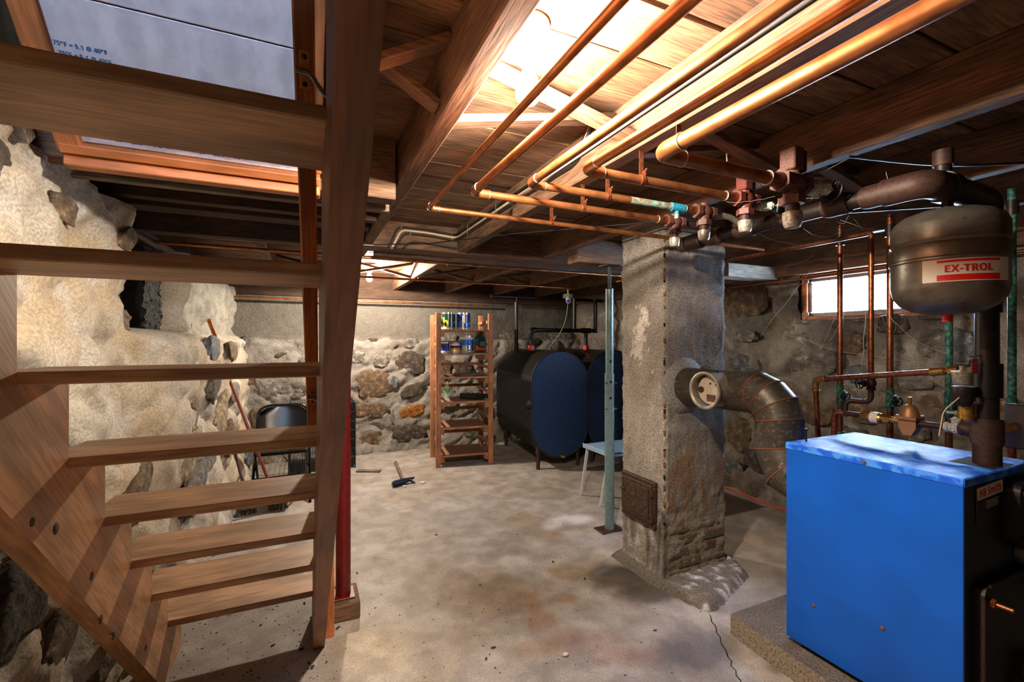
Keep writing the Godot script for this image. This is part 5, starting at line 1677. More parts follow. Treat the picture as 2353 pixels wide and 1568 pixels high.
	s.lathe([Vector2(0, -0.05), Vector2(0.016, -0.05), Vector2(0.022, -0.035), Vector2(0.024, -0.02), Vector2(0.024, 0.02), Vector2(0.021, 0.03), Vector2(0.0, 0.03)], along(Vector3(0, 0, 1), Vector3(X, hy, -1.155)), 16)
	var ck := part(fl, "check_valve", s, M.brass)
	s = Sh.new()
	s.lathe([Vector2(0.0245, -0.014), Vector2(0.0252, -0.014), Vector2(0.0252, 0.016), Vector2(0.0245, 0.016)], along(Vector3(0, 0, 1), Vector3(X, hy, -1.150)), 20)
	part(ck, "paper_label", s, M.label_white)
	s = Sh.new()
	hexnut(s, Vector3(X, hy, -1.105), Vector3(0, 0, 1), 0.022, 0.026)
	s.tube([Vector3(X, hy, -1.125), Vector3(X, hy, -1.085)], 0.015, 12)
	part(fl, "union", s, M.brass)
	part(fl, "nipple", tube_at([Vector3(X, hy, -1.09), Vector3(X, hy, -1.05)], 0.013, 12), M.bronze)
	# pressure reducer: bell over a square body with a tapered foot
	var pc := Vector3(X, hy, -1.025)
	s = Sh.new()
	s.lathe([Vector2(0.0, 0.075), Vector2(0.010, 0.074), Vector2(0.018, 0.068), Vector2(0.027, 0.052), Vector2(0.032, 0.030), Vector2(0.033, 0.022), Vector2(0.0, 0.022)], Transform3D(Basis(), pc), 20)
	var pr := part(fl, "reducer_bell", s, M.bronze)
	part(pr, "adjusting_stem", tube_at([pc + Vector3(0, 0.07, 0), pc + Vector3(0, 0.105, 0)], 0.006, 8), M.brass)
	s = Sh.new()
	s.slab(pc + Vector3(-0.036, 0.012, -0.036), pc + Vector3(0.036, 0.024, 0.036), 0.003)
	for q in [[-1, -1], [-1, 1], [1, -1], [1, 1]]:
		hexnut(s, pc + Vector3(q[0] * 0.029, 0.027, q[1] * 0.029), Vector3.UP, 0.006, 0.006)
	part(fl, "reducer_flange", s, M.bronze)
	s = Sh.new()
	s.prism(PackedVector2Array([Vector2(-0.030, 0.012), Vector2(0.030, 0.012), Vector2(0.030, -0.02), Vector2(0.014, -0.052), Vector2(-0.014, -0.052), Vector2(-0.030, -0.02)]), 0.045, Transform3D(Basis(Vector3(0, 0, 1), Vector3(0, 1, 0), Vector3(-1, 0, 0)), pc))
	part(fl, "reducer_body", s, M.bronze)
	part(fl, "nipple", tube_at([Vector3(X, hy, -1.0), Vector3(X, hy, -0.90)], 0.013, 12), M.iron_rust)
	gate_valve("gate_valve", "white-crusted gate valve on the feed line next to the riser", Vector3(X - 0.005, hy + 0.002, -0.875), Vector3(0, 0, 1), Vector3(0, 1, 0), 0.0155, M.crust, M.pewter)
	part(fl, "nipple", tube_at([Vector3(X - 0.005, hy, -0.86), Vector3(2.24, 1.07, -0.80)], 0.013, 12), M.iron_rust)
	# right-hand edge: aquastat box, brass stub and cable loop
	var ab := thing("aquastat", "small grey control box on a brass stub at the right picture edge", "control box", Vector3(2.40, 1.0, -0.72))
	part(ab, "housing", box_at(Vector3(2.335, 1.01, -0.765), Vector3(2.38, 1.17, -0.66), 0.004), M.steel)
	part(ab, "brass_stub", tube_at([Vector3(2.21, 1.085, -0.745), Vector3(2.34, 1.09, -0.735)], 0.016, 14), M.brass)
	for k in 2:
		var cb := Sh.new()
		var pts := []
		for j in 14:
			var u := j / 13.0
			pts.append(Vector3(2.16 + 0.03 * k + 0.06 * sin(u * 3.0), 1.95 - 0.62 * u, -0.585 + 0.02 * k - 0.05 * u))
		cb.tube(pts, 0.006, 8)
		solo("drop_cable", ["black cable hanging beside the expansion tank, nearer of two", "black cable hanging beside the expansion tank, farther of two"][k], "cable", cb, M.cable_black, "cables hanging beside the expansion tank")
	# pipes along the outer wall
	solo("wall_pipe", "copper pipe running along the top of the window wall", "pipe", tube_at([Vector3(3.66, 1.905, -3.6), Vector3(3.66, 1.905, 0.6)], 0.011, 12), M.copper_old)

const RACK := Vector3(1.66, 0, -5.088)
const RACK_TURN := -0.1235
const SHELVES := [1.528, 1.2625, 1.0, 0.722, 0.438, 0.13]

func on_rack(x: float, y: float, z: float) -> Vector3:
	return RACK + Basis(Vector3.UP, RACK_TURN) * Vector3(x, y, z)

func can(label: String, at: Vector3, r: float, h: float, band: Material, band2: Material) -> Node3D:
	var t := thing("paint_can", label, "paint can", at, "cans on the wooden rack")
	var s := Sh.new()
	s.lathe([Vector2(0, 0.0), Vector2(r, 0.0), Vector2(r, 0.004), Vector2(r - 0.002, 0.006), Vector2(r - 0.002, h - 0.008), Vector2(r + 0.001, h - 0.006), Vector2(r + 0.001, h), Vector2(r - 0.006, h), Vector2(r - 0.008, h - 0.006), Vector2(0, h - 0.006)], Transform3D(Basis(), at), 28)
	part(t, "tin", s, M.tin)
	s = Sh.new()
	s.lathe([Vector2(r - 0.002, 0.012), Vector2(r, 0.012), Vector2(r, h * 0.45), Vector2(r - 0.002, h * 0.45)], Transform3D(Basis(), at), 28)
	part(t, "label_foot", s, band2)
	s = Sh.new()
	s.lathe([Vector2(r - 0.002, h * 0.45), Vector2(r, h * 0.45), Vector2(r, h - 0.016), Vector2(r - 0.002, h - 0.016)], Transform3D(Basis(), at), 28)
	part(t, "label_band", s, band)
	s = Sh.new()
	s.lathe([Vector2(r - 0.002, 0.010), Vector2(r + 0.0006, 0.010), Vector2(r + 0.0006, 0.026), Vector2(r - 0.002, 0.026)], Transform3D(Basis(), at), 28)
	part(t, "pale_foot_strip", s, M.can_pale)
	if r > 0.07:
		s = Sh.new()
		var pts := []
		for k in 13:
			var a := PI * k / 12.0
			pts.append(at + Vector3(cos(a) * (r + 0.004), h * 0.78 - sin(a) * h * 0.42, 0.02 + sin(a) * r * 0.98))
		s.tube(pts, 0.0018, 6)
		part(t, "wire_handle", s, M.steel)
	return t

func s2_band(t: Node3D, at: Vector3, r: float, y0: float, y1: float, m: Material) -> void:
	var s := Sh.new()
	s.lathe([Vector2(r - 0.002, y0), Vector2(r, y0), Vector2(r, y1), Vector2(r - 0.002, y1)], Transform3D(Basis(), at), 28)
	part(t, "printed_band", s, m)

func bent_text(text: String, at: Vector3, r: float, y: float, height: float, width: float, facing: float) -> Sh:
	var l := letters(text, height, 0.0008, width)
	for k in l.v.size():
		var p := l.v[k]
		var an := facing - p.x / r
		l.v[k] = at + Vector3(cos(an) * (r + 0.0008 + p.z), y + p.y, sin(an) * (r + 0.0008 + p.z))
		l.n[k] = Vector3(cos(an), 0, sin(an))
	return l

func oil_tank(label: String, at: Vector3) -> Node3D:
	var L := 1.32
	var t := thing("oil_tank", label, "oil tank", at, "heating oil tanks", -0.11)
	var w := 0.335
	var y0 := 0.115
	var y1 := 1.295
	var o := PackedVector2Array()
	for k in 17:
		var a := PI * k / 16.0
		o.append(Vector2(cos(a) * w, y1 - w + sin(a) * w))
	for k in 17:
		var a := PI + PI * k / 16.0
		o.append(Vector2(cos(a) * w, y0 + w + sin(a) * w))
	var m := o.size()
	var mid := Vector2(0, (y0 + y1) * 0.5)
	var s := Sh.new()
	var zs := [[0.0, 0.985], [-0.02, 1.0], [-L * 0.5, 1.0], [-L + 0.02, 1.0], [-L, 0.985]]
	var f := func(i: int, j: int) -> Vector3:
		var q: Vector2 = mid + (o[i % m] - mid) * zs[j][1]
		return Vector3(q.x, q.y, zs[j][0])
	s.sheet(m, zs.size() - 1, f, func(_p: Vector3, _i: int, _j: int) -> Color: return Color.WHITE, Vector3.ZERO)
	for k in s.n.size():
		var q := Vector3(s.v[k].x, clampf(s.v[k].y, y0 + w, y1 - w), s.v[k].z)
		var dr := s.v[k] - q
		s.n[k] = dr.normalized()
	var old := s.ix
	s.ix = PackedInt32Array()
	for k in range(0, old.size(), 3):
		s.tri(old[k], old[k + 1], old[k + 2])
	part(t, "shell", s, M.oil_black, true)
	for e in [[0.0, 1.0], [-L, -1.0]]:
		s = Sh.new()
		var ez: float = e[0]
		var dirz: float = e[1]
		s.sheet(m, 8, func(i: int, j: int) -> Vector3:
			var u := j / 8.0
			var q: Vector2 = mid + (o[i % m] - mid) * 0.985 * u
			return Vector3(q.x, q.y, ez + dirz * 0.022 * (1.0 - u * u)), func(_p: Vector3, _i: int, _j: int) -> Color: return Color.WHITE, Vector3(0, 0, dirz))
		for k in s.n.size():
			s.n[k] = Vector3(s.v[k].x * 0.12, (s.v[k].y - mid.y) * 0.06, dirz).normalized()
		part(t, "end_plate", s, M.oil_blue if dirz > 0 else M.oil_black, true)
		s = Sh.new()
		var loop := []
		for k in m:
			var q: Vector2 = mid + (o[k] - mid) * 0.995
			loop.append(Vector3(q.x, q.y, ez))
		s.tube(loop, 0.008, 6, false, true)
		part(t, "rim", s, M.oil_black, true)
	for q in [[-0.24, -0.06], [0.24, -0.06], [-0.24, -L + 0.1], [0.24, -L + 0.1]]:
		s = Sh.new()
		s.tube([Vector3(q[0], 0.0, q[1]), Vector3(q[0] * 0.95, 0.34, q[1])], 0.021, 12)
		s.tube([Vector3(q[0], 0.16, q[1]), Vector3(q[0] * 0.98, 0.30, q[1])], 0.028, 12)
		part(t, "leg", s, M.iron_rust, true)
	s = Sh.new()
	s.tube([Vector3(0, y0 + 0.03, 0.0), Vector3(0, y0 + 0.03, 0.06)], 0.016, 10)
	s.tube([Vector3(0, y0 + 0.03, 0.05), Vector3(0.03, y0 + 0.02, 0.06)], 0.011, 8)
	part(t, "drain_valve", s, M.brass, true)
	s = Sh.new()
	s.lathe([Vector2(0, 0.0), Vector2(0.045, 0.0), Vector2(0.048, 0.02), Vector2(0.03, 0.05), Vector2(0, 0.05)], along(Vector3(-1, 0, 0), Vector3(-w + 0.01, 0.72, -0.02)), 16)
	part(t, "side_bung", s, M.oil_black, true)
	return t

func build_storage() -> void:
	var rk := thing("wooden_rack", "tall open wooden shelf rack with six shelves against the stone back wall", "shelf rack", RACK, "", RACK_TURN)
	var W := 0.325
	var D := 0.255
	for q in [[-1, 1], [1, 1], [-1, -1], [1, -1]]:
		var x: float = q[0] * (W - 0.027)
		var z: float = q[1] * (D - 0.018)
		part(rk, "post", box_at(Vector3(x - 0.028, 0, z - 0.018), Vector3(x + 0.028, 1.715, z + 0.018), 0.003), M.cedar_y, true)
	for k in 6:
		var y: float = SHELVES[k]
		part(rk, "shelf", box_at(Vector3(-W + 0.058, y - 0.018, -D + 0.03), Vector3(W - 0.058, y, D - 0.01), 0.002), M.shelf_board, true)
		part(rk, "front_edge", box_at(Vector3(-W + 0.056, y - 0.02, D - 0.01), Vector3(W - 0.056, y + 0.001, D - 0.002), 0.001), M.cedar_x, true)
		for sx: float in [-1.0, 1.0]:
			var x := sx * (W - 0.075)
			part(rk, "shelf_bearer", box_at(Vector3(x - 0.02, y - 0.078, -D), Vector3(x + 0.02, y - 0.02, D - 0.004), 0.003), M.cedar_z, true)
			if k > 0:
				part(rk, "side_slat", box_at(Vector3(sx * (W - 0.056) - 0.008, y + 0.085, -D + 0.004), Vector3(sx * (W - 0.056) + 0.008, y + 0.120, D - 0.03), 0.002), M.cedar_z, true)
			else:
				part(rk, "side_slat", box_at(Vector3(sx * (W - 0.056) - 0.008, 1.60, -D + 0.004), Vector3(sx * (W - 0.056) + 0.008, 1.635, D - 0.03), 0.002), M.cedar_z, true)
		if k < 5:
			part(rk, "back_slat", box_at(Vector3(-W + 0.05, y - 0.16, -D - 0.004), Vector3(W - 0.05, y - 0.125, -D + 0.008), 0.002), M.cedar_x, true)
	var y1: float = SHELVES[0]
	var y2: float = SHELVES[1]
	var y3: float = SHELVES[2]
	var y4: float = SHELVES[3]
	var facing := atan2(0.95, -0.31)
	var p := on_rack(-0.165, y1, 0.10)
	var c1 := can("green paint can with a yellow letter b on the top shelf", p, 0.079, 0.195, M.can_green, M.can_green)
	part(c1, "lettering", bent_text("b", p, 0.079, 0.080, 0.118, 0.062, facing + 0.35), M.can_yellow)
	p = on_rack(0.012, y1, 0.10)
	var c2 := can("blue paint can with paint drips on the top shelf", p, 0.079, 0.195, M.can_blue, M.can_blue2)
	for e in [[0.10, 0.10, 0.09, 0.012], [-0.12, 0.12, 0.05, 0.02]]:
		var dr := Sh.new()
		var an: float = facing + e[0]
		dr.bar(p + Vector3(cos(an) * 0.0795, e[1] - e[2], sin(an) * 0.0795), p + Vector3(cos(an) * 0.0795, e[1] + 0.06, sin(an) * 0.0795), e[3], 0.002, Vector3(cos(an), 0, sin(an)), 0.0)
		part(c2, "paint_drip", dr, M.label_white)
	can("small dark blue can on the second shelf", on_rack(-0.205, y2, 0.12), 0.052, 0.125, M.can_navy, M.can_blue)
	p = on_rack(-0.092, y2, 0.12)
	var c4 := can("small can with white and orange label on the second shelf", p, 0.054, 0.122, M.label_white, M.can_orange)
	s2_band(c4, p, 0.0548, 0.058, 0.085, M.can_navy)
	s2_band(c4, p, 0.0548, 0.026, 0.038, M.can_yellow)
	p = on_rack(0.045, y2, 0.10)
	var c5 := can("large silver and blue can on the second shelf", p, 0.080, 0.198, M.can_blue2, M.tin)
	s2_band(c5, p, 0.0806, 0.155, 0.185, M.label_white)
	# green jug
	p = on_rack(0.205, y2, 0.10)
	var jg := thing("plastic_jug", "dark green plastic jug with rounded shoulder on the second shelf", "jug", p)
	var T := Transform3D(Basis(Vector3.UP, RACK_TURN + 0.1), p)
	var s := Sh.new()
	s.prism(PackedVector2Array([Vector2(-0.065, 0.0), Vector2(0.065, 0.0), Vector2(0.068, 0.02), Vector2(0.066, 0.15), Vector2(0.052, 0.20), Vector2(0.03, 0.222), Vector2(0.0, 0.226), Vector2(-0.03, 0.20), Vector2(-0.06, 0.165), Vector2(-0.067, 0.12)]), 0.075, T)
	part(jg, "body", s, M.jug_green)
	s = Sh.new()
	s.prism(PackedVector2Array([Vector2(-0.058, 0.03), Vector2(0.058, 0.03), Vector2(0.058, 0.055), Vector2(-0.02, 0.065), Vector2(-0.058, 0.085)]), 0.079, T)
	part(jg, "red_label", s, M.can_orange)
	s = Sh.new()
	s.box(Vector3(0.06, 0.05, 0.079), T * Transform3D(Basis(), Vector3(0.02, 0.105, 0)), 0.001)
	part(jg, "pale_label", s, M.sage)
	part(jg, "screw_cap", tube_at([T * Vector3(0.01, 0.222, 0), T * Vector3(0.01, 0.243, 0)], 0.018, 14), M.jug_green)
	# picture frames, bottle, rolled mats
	p = on_rack(0.095, y3, 0.08)
	T = Transform3D(Basis(Vector3.UP, RACK_TURN + 0.25), p + Vector3(0, 0.014, 0))
	var pf := thing("picture_frame", "pale wooden picture frame lying flat on the third shelf", "picture frame", p)
	s = Sh.new()
	for e in [[0.0, -0.115, 0.30, 0.022], [0.0, 0.115, 0.30, 0.022]]:
		s.box(Vector3(e[2], 0.018, e[3]), T * Transform3D(Basis(), Vector3(e[0], 0, e[1])), 0.003)
	for e in [-0.14, 0.14]:
		s.box(Vector3(0.022, 0.018, 0.21), T * Transform3D(Basis(), Vector3(e, 0, 0)), 0.003)
	part(pf, "moulding", s, M.grey_x)
	s = Sh.new()
	s.box(Vector3(0.26, 0.004, 0.21), T, 0.0)
	part(pf, "picture", s, M.label_black)
	p = on_rack(-0.17, y3, 0.08)
	solo("slate_tile", "flat dark tile lying on the third shelf beside the picture frame", "tile", box_at(p + Vector3(-0.09, 0.001, -0.10), p + Vector3(0.09, 0.012, 0.10), 0.002), M.stone_dark)
	p = on_rack(-0.185, y4, 0.14)
	var bt := thing("water_bottle", "clear plastic water bottle with green label on the fourth shelf", "bottle", p)
	s = Sh.new()
	s.lathe([Vector2(0, 0.001), Vector2(0.026, 0.001), Vector2(0.031, 0.008), Vector2(0.031, 0.06), Vector2(0.028, 0.07), Vector2(0.031, 0.08), Vector2(0.031, 0.14), Vector2(0.026, 0.165), Vector2(0.014, 0.185), Vector2(0.012, 0.20), Vector2(0, 0.20)], Transform3D(Basis(), p), 20)
	part(bt, "bottle", s, M.clear_plastic)
	s = Sh.new()
	s.lathe([Vector2(0.0308, 0.095), Vector2(0.0318, 0.095), Vector2(0.0318, 0.145), Vector2(0.0308, 0.145)], Transform3D(Basis(), p), 20)
	part(bt, "label", s, M.label_green)
	part(bt, "cap", tube_at([p + Vector3(0, 0.198, 0), p + Vector3(0, 0.217, 0)], 0.014, 14), M.label_white)
	for k in 3:
		p = on_rack(0.09 + 0.072 * k, y4 + 0.034, 0.10 - 0.02 * k)
		s = Sh.new()
		var a := Basis(Vector3.UP, 0.65) * Vector3(0, 0, 1)
		s.tube([p - a * 0.13, p + a * 0.10], 0.032 - 0.003 * k, 16)
		var ro := solo("rolled_mat", ["leftmost of the three dark rolled mats on the fourth shelf", "middle one of the three dark rolled mats on the fourth shelf", "rightmost of the three dark rolled mats on the fourth shelf"][k], "roll", s, M.roll_dark, "rolled mats on the fourth shelf")
		var hole := Sh.new()
		hole.tube([p + a * 0.098 - ro.position, p + a * 0.1012 - ro.position], 0.017, 14)
		var ho := MeshInstance3D.new()
		ho.name = "rolled_end"
		ho.mesh = hole.mesh()
		ho.material_override = M.soot
		ro.add_child(ho)
	p = on_rack(-0.135, y4 + 0.001, 0.20)
	solo("red_clip", "small red plastic clip beside the water bottle", "clip", bar_at(p + Vector3(0, 0.004, 0), p + Vector3(0.035, 0.004, 0.012), 0.014, 0.008), M.label_red)
	oil_tank("black heating oil tank with dark blue end, beside the wooden rack", Vector3(2.545, 0, -4.30))
	oil_tank("black heating oil tank with dark blue end, partly behind the green post", Vector3(3.25, 0, -4.30))
	# fill and vent pipework above the tanks
	var oi := thing("tank_pipework", "black iron fill and vent pipes with red bushings above the oil tanks", "pipe", Vector3(2.7, 1.3, -4.8))
	for x: float in [2.43, 3.20]:
		part(oi, "fill_pipe", tube_at([Vector3(x, 1.28, -4.78), Vector3(x, 1.50, -4.78)], 0.024, 14), M.iron_black)
		s = Sh.new()
		hexnut(s, Vector3(x, 1.318, -4.78), Vector3.UP, 0.042, 0.055)
		part(oi, "red_bushing", s, M.red_bright)
	part(oi, "crossover", tube_at(bend([Vector3(2.43, 1.46, -4.78), Vector3(2.43, 1.53, -4.78), Vector3(3.34, 1.53, -4.78)], 0.045), 0.025, 14), M.iron_black)
	part(oi, "elbow", tube_at(bend([Vector3(2.43, 1.47, -4.78), Vector3(2.43, 1.53, -4.78), Vector3(2.50, 1.53, -4.78)], 0.045), 0.033, 14), M.iron)
	part(oi, "tee", tube_at([Vector3(3.14, 1.53, -4.78), Vector3(3.26, 1.53, -4.78)], 0.033, 14), M.iron_black)
	for e in [[2.33, 1.26, -4.98], [3.03, 1.53, -4.78], [3.34, 1.50, -4.78]]:
		part(oi, "vent_pipe", tube_at([Vector3(e[0], e[1], e[2]), Vector3(e[0], 1.93, e[2])], 0.024, 14), M.iron_black)
	part(oi, "top_run", tube_at([Vector3(2.0, 1.93, -4.98), Vector3(3.6, 1.93, -4.98)], 0.024, 14), M.iron_black)
	# heat detector on the pipe over the tanks
	var dt := thing("junction_box", "small galvanised octagonal box with blue lens hanging over the oil tank", "electrical box", Vector3(2.83, 1.9, -4.6))
	s = Sh.new()
	var oc := PackedVector2Array()
	for k in 8:
		oc.append(Vector2(cos(TAU * (k + 0.5) / 8.0), sin(TAU * (k + 0.5) / 8.0)) * 0.062)
	s.prism(oc, 0.05, Transform3D(Basis(Vector3(1, 0, 0), Vector3(0, 0, -1), Vector3(0, 1, 0)), Vector3(2.83, 1.93, -4.6)))
	part(dt, "box", s, M.zinc)
	part(dt, "nipple", tube_at([Vector3(2.83, 1.95, -4.6), Vector3(2.83, 2.02, -4.6)], 0.012, 10), M.zinc)
	part(dt, "socket", tube_at([Vector3(2.82, 1.90, -4.58), Vector3(2.79, 1.865, -4.53)], 0.030, 14), M.porcelain)
	part(dt, "lens", tube_at([Vector3(2.79, 1.866, -4.531), Vector3(2.78, 1.856, -4.515)], [0.026, 0.012], 14), M.lens_blue)
	s = Sh.new()
	var pts := []
	for k in 15:
		var u := k / 14.0
		pts.append(Vector3(lerpf(2.83, 2.52, u), 1.90 - 0.60 * u - 0.12 * sin(PI * u) , lerpf(-4.6, -4.5, u) + 0.05 * sin(u * 6.0)))
	s.tube(pts, 0.0028, 6)
	solo("pull_wire", "thin pale wire hanging from the octagonal box to the oil tank", "wire", s, M.cable_white)

func build_loose() -> void:
	# green adjustable post
	var px := 2.05
	var pz := -2.753
	var gp := thing("adjustable_post", "sage green telescopic steel post standing left of the chimney", "post", Vector3(px, 0, pz))
	part(gp, "base_plate", box_at(Vector3(px - 0.10, 0.0, pz - 0.06), Vector3(px + 0.09, 0.012, pz + 0.06), 0.002), M.iron_rust)
	part(gp, "outer_tube", tube_at([Vector3(px, 0.012, pz), Vector3(px, 1.16, pz)], 0.035, 20), M.sage)
	part(gp, "inner_tube", tube_at([Vector3(px, 1.12, pz), Vector3(px, 1.785, pz)], 0.029, 20), M.sage)
	var s := Sh.new()
	s.lathe([Vector2(0.03, 1.783), Vector2(0.032, 1.79), Vector2(0.0, 1.795)], Transform3D(Basis(), Vector3(px, 0, pz)), 20)
	part(gp, "tube_cap", s, M.iron_rust)
	part(gp, "screw_jack", tube_at([Vector3(px, 1.78, pz), Vector3(px, 1.955, pz)], 0.012, 12), M.iron)
	part(gp, "top_plate", box_at(Vector3(px - 0.06, 1.952, pz - 0.05), Vector3(px + 0.06, 1.964, pz + 0.05), 0.002), M.iron)
	for y in [1.09, 0.90]:
		part(gp, "pin", tube_at([Vector3(px - 0.05, y, pz + 0.012), Vector3(px + 0.045, y, pz + 0.03)], 0.006, 8), M.steel)
	for y in [1.25, 1.10, 0.98]:
		s = Sh.new()
		s.lathe([Vector2(0, 0.001), Vector2(0.009, 0.001), Vector2(0.009, -0.002), Vector2(0, -0.002)], along(Vector3(-0.35, 0, 0.93), Vector3(px, y, pz) + Vector3(-0.35, 0, 0.93) * (0.0292 if y > 1.16 else 0.0352)), 10)
		part(gp, "pin_hole", s, M.soot)
	# folding chair
	var c := Vector3(-0.19, 0, -4.55)
	var ch := thing("folding_chair", "black metal folding chair standing behind the stairs", "chair", c)
	var bk := Sh.new()
	bk.sheet(20, 10, func(i: int, j: int) -> Vector3:
		var u := i / 20.0 * 2.0 - 1.0
		var v := j / 10.0
		var y := 0.55 + 0.22 * v
		var w := 0.215 * (1.0 - 0.0 * v)
		if v > 0.6:
			w = 0.215 - 0.075 * pow((v - 0.6) / 0.4, 2.0)
		return c + Vector3(u * w, y, -0.255 - 0.06 * v - 0.025 * (1.0 - u * u)), func(_p: Vector3, _i: int, _j: int) -> Color: return Color.WHITE, Vector3(0, 0, 1))
	part(ch, "backrest", bk, M.chair_black)
	s = Sh.new()
	s.tube(bend([c + Vector3(-0.225, 0.0, 0.25), c + Vector3(-0.222, 0.52, -0.24), c + Vector3(-0.215, 0.785, -0.325), c + Vector3(0.215, 0.785, -0.325), c + Vector3(0.222, 0.52, -0.24), c + Vector3(0.225, 0.0, 0.25)], 0.11, 6), 0.0125, 12)
	part(ch, "main_frame", s, M.chair_black)
	s = Sh.new()
	s.slab(c + Vector3(-0.195, 0.425, -0.17), c + Vector3(0.195, 0.45, 0.21), 0.011)
	part(ch, "seat", s, M.chair_black)
	for sx: float in [-1.0, 1.0]:
		part(ch, "rear_leg", tube_at([c + Vector3(sx * 0.20, 0.0, -0.24), c + Vector3(sx * 0.20, 0.43, 0.15)], 0.0115, 10), M.chair_black)
	part(ch, "front_stretcher", tube_at([c + Vector3(-0.222, 0.20, 0.055), c + Vector3(0.222, 0.20, 0.055)], 0.008, 8), M.chair_black)
	part(ch, "rear_stretcher", tube_at([c + Vector3(-0.20, 0.13, -0.12), c + Vector3(0.20, 0.13, -0.12)], 0.008, 8), M.chair_black)
	# dog crate
	var dc := thing("wire_crate", "black wire dog crate with solid tray behind the folding chair", "crate", Vector3(0.17, 0, -5.53))
	var lo := Vector3(-0.16, 0.02, -5.80)
	var hi := Vector3(0.50, 0.72, -5.27)
	var wires := func(a: Vector3, u: Vector3, v: Vector3, nu: int, nv: int) -> Sh:
		var q := Sh.new()
		for k in nu + 1:
			q.tube([a + u * k / nu, a + u * k / nu + v], 0.0016, 4)
		for k in nv + 1:
			q.tube([a + v * k / nv, a + v * k / nv + u], 0.0022, 4)
		return q
	var du := Vector3(hi.x - lo.x, 0, 0)
	var dv := Vector3(0, hi.y - lo.y, 0)
	var dw := Vector3(0, 0, hi.z - lo.z)
	part(dc, "front_mesh", wires.call(Vector3(lo.x, lo.y, hi.z), du, dv, 26, 7), M.cable_black)
	part(dc, "back_mesh", wires.call(lo, du, dv, 26, 7), M.cable_black)
	part(dc, "end_mesh", wires.call(lo, dw, dv, 21, 7), M.cable_black)
	part(dc, "end_mesh", wires.call(Vector3(hi.x, lo.y, lo.z), dw, dv, 21, 7), M.cable_black)
	part(dc, "roof_mesh", wires.call(Vector3(lo.x, hi.y, lo.z), du, dw, 26, 6), M.cable_black)
	s = Sh.new()
	for q in [[lo.x, lo.z], [hi.x, lo.z], [lo.x, hi.z], [hi.x, hi.z]]:
		s.tube([Vector3(q[0], 0.0, q[1]), Vector3(q[0], hi.y, q[1])], 0.006, 8)
	s.tube([Vector3(0.17, 0.02, hi.z), Vector3(0.17, hi.y, hi.z)], 0.005, 8)
	part(dc, "corner_rods", s, M.cable_black)
	s = Sh.new()
	s.slab(lo + Vector3(0.01, 0.0, 0.01), Vector3(hi.x - 0.01, 0.03, hi.z - 0.01), 0.004)
	s.slab(Vector3(lo.x + 0.01, 0.03, hi.z - 0.016), Vector3(hi.x - 0.01, 0.13, hi.z - 0.008), 0.002)
	s.slab(Vector3(hi.x - 0.016, 0.03, lo.z + 0.01), Vector3(hi.x - 0.008, 0.13, hi.z - 0.01), 0.002)
	part(dc, "tray", s, M.iron_black)
	# brooms leaning on the left wall
	var br := thing("broom", "broom with long reddish wooden handle leaning on the limewashed wall", "broom", Vector3(-0.2, 0, -4.2))
	part(br, "handle", tube_at([Vector3(-0.215, 0.07, -4.20), Vector3(-0.585, 1.10, -4.42)], 0.0125, 12), M.broom_red)
	s = Sh.new()
	s.slab(Vector3(-0.29, 0.055, -4.235), Vector3(-0.13, 0.085, -4.175), 0.008)
	part(br, "head", s, M.iron_black)
	s = Sh.new()
	for k in 60:
		var b := Vector3(rng.randf_range(-0.285, -0.135), 0.057, rng.randf_range(-4.23, -4.18))
		s.tube([b, b + Vector3(rng.randf_range(-0.02, 0.02), -0.052, rng.randf_range(-0.015, 0.015))], 0.0016, 4)
	var bs := part(br, "bristles", s, M.debris)
	bs.set_meta("kind", "stuff")
	var b2 := thing("broom", "shorter dark-handled broom with metal ferrule leaning on the limewashed wall", "broom", Vector3(-0.4, 0, -4.2))
	part(b2, "handle", tube_at([Vector3(-0.415, 0.06, -4.20), Vector3(-0.60, 0.70, -4.50)], 0.011, 12), M.broom_dark)
	part(b2, "ferrule", tube_at([Vector3(-0.60, 0.70, -4.50), Vector3(-0.615, 0.755, -4.525)], 0.012, 12), M.steel)
	s = Sh.new()
	s.ring(Vector3(-0.622, 0.72, -4.49), Vector3(0.3, 0.2, 0.9), 0.022, 0.0025, 16, 6)
	part(b2, "hanging_loop", s, M.steel)
	s = Sh.new()
	s.slab(Vector3(-0.47, 0.05, -4.23), Vector3(-0.36, 0.08, -4.17), 0.006)
	part(b2, "head", s, M.stone_grey)
	s = Sh.new()
	for k in 50:
		var b := Vector3(rng.randf_range(-0.465, -0.365), 0.052, rng.randf_range(-4.225, -4.175))
		s.tube([b, b + Vector3(rng.randf_range(-0.02, 0.02), -0.048, rng.randf_range(-0.015, 0.015))], 0.0016, 4)
	bs = part(b2, "bristles", s, M.debris)
	bs.set_meta("kind", "stuff")
	# copper off-cut standing on the ledge
	solo("copper_offcut", "short copper pipe off-cut leaning on the stone ledge", "pipe", tube_at([Vector3(-0.63, 1.435, -4.10), Vector3(-0.66, 1.56, -4.03)], 0.0145, 14), M.copper)
	# hammer on the floor
	var hm := thing("hammer", "hammer with wooden handle and dark blue head lying on the floor", "hammer", Vector3(0.87, 0, -4.45))
	part(hm, "handle", tube_at([Vector3(0.872, 0.035, -4.47), Vector3(0.935, 0.016, -5.25)], [0.014, 0.017], 12), M.grey_z)
	s = Sh.new()
	s.tube([Vector3(0.755, 0.032, -4.40), Vector3(0.775, 0.034, -4.405), Vector3(0.87, 0.034, -4.45), Vector3(0.93, 0.036, -4.475), Vector3(0.985, 0.045, -4.49)], [0.022, 0.030, 0.028, 0.020, 0.006], 14)
	s.tube([Vector3(0.93, 0.036, -4.475), Vector3(0.975, 0.012, -4.42)], [0.016, 0.006], 10)
	part(hm, "head", s, M.hammer_blue)
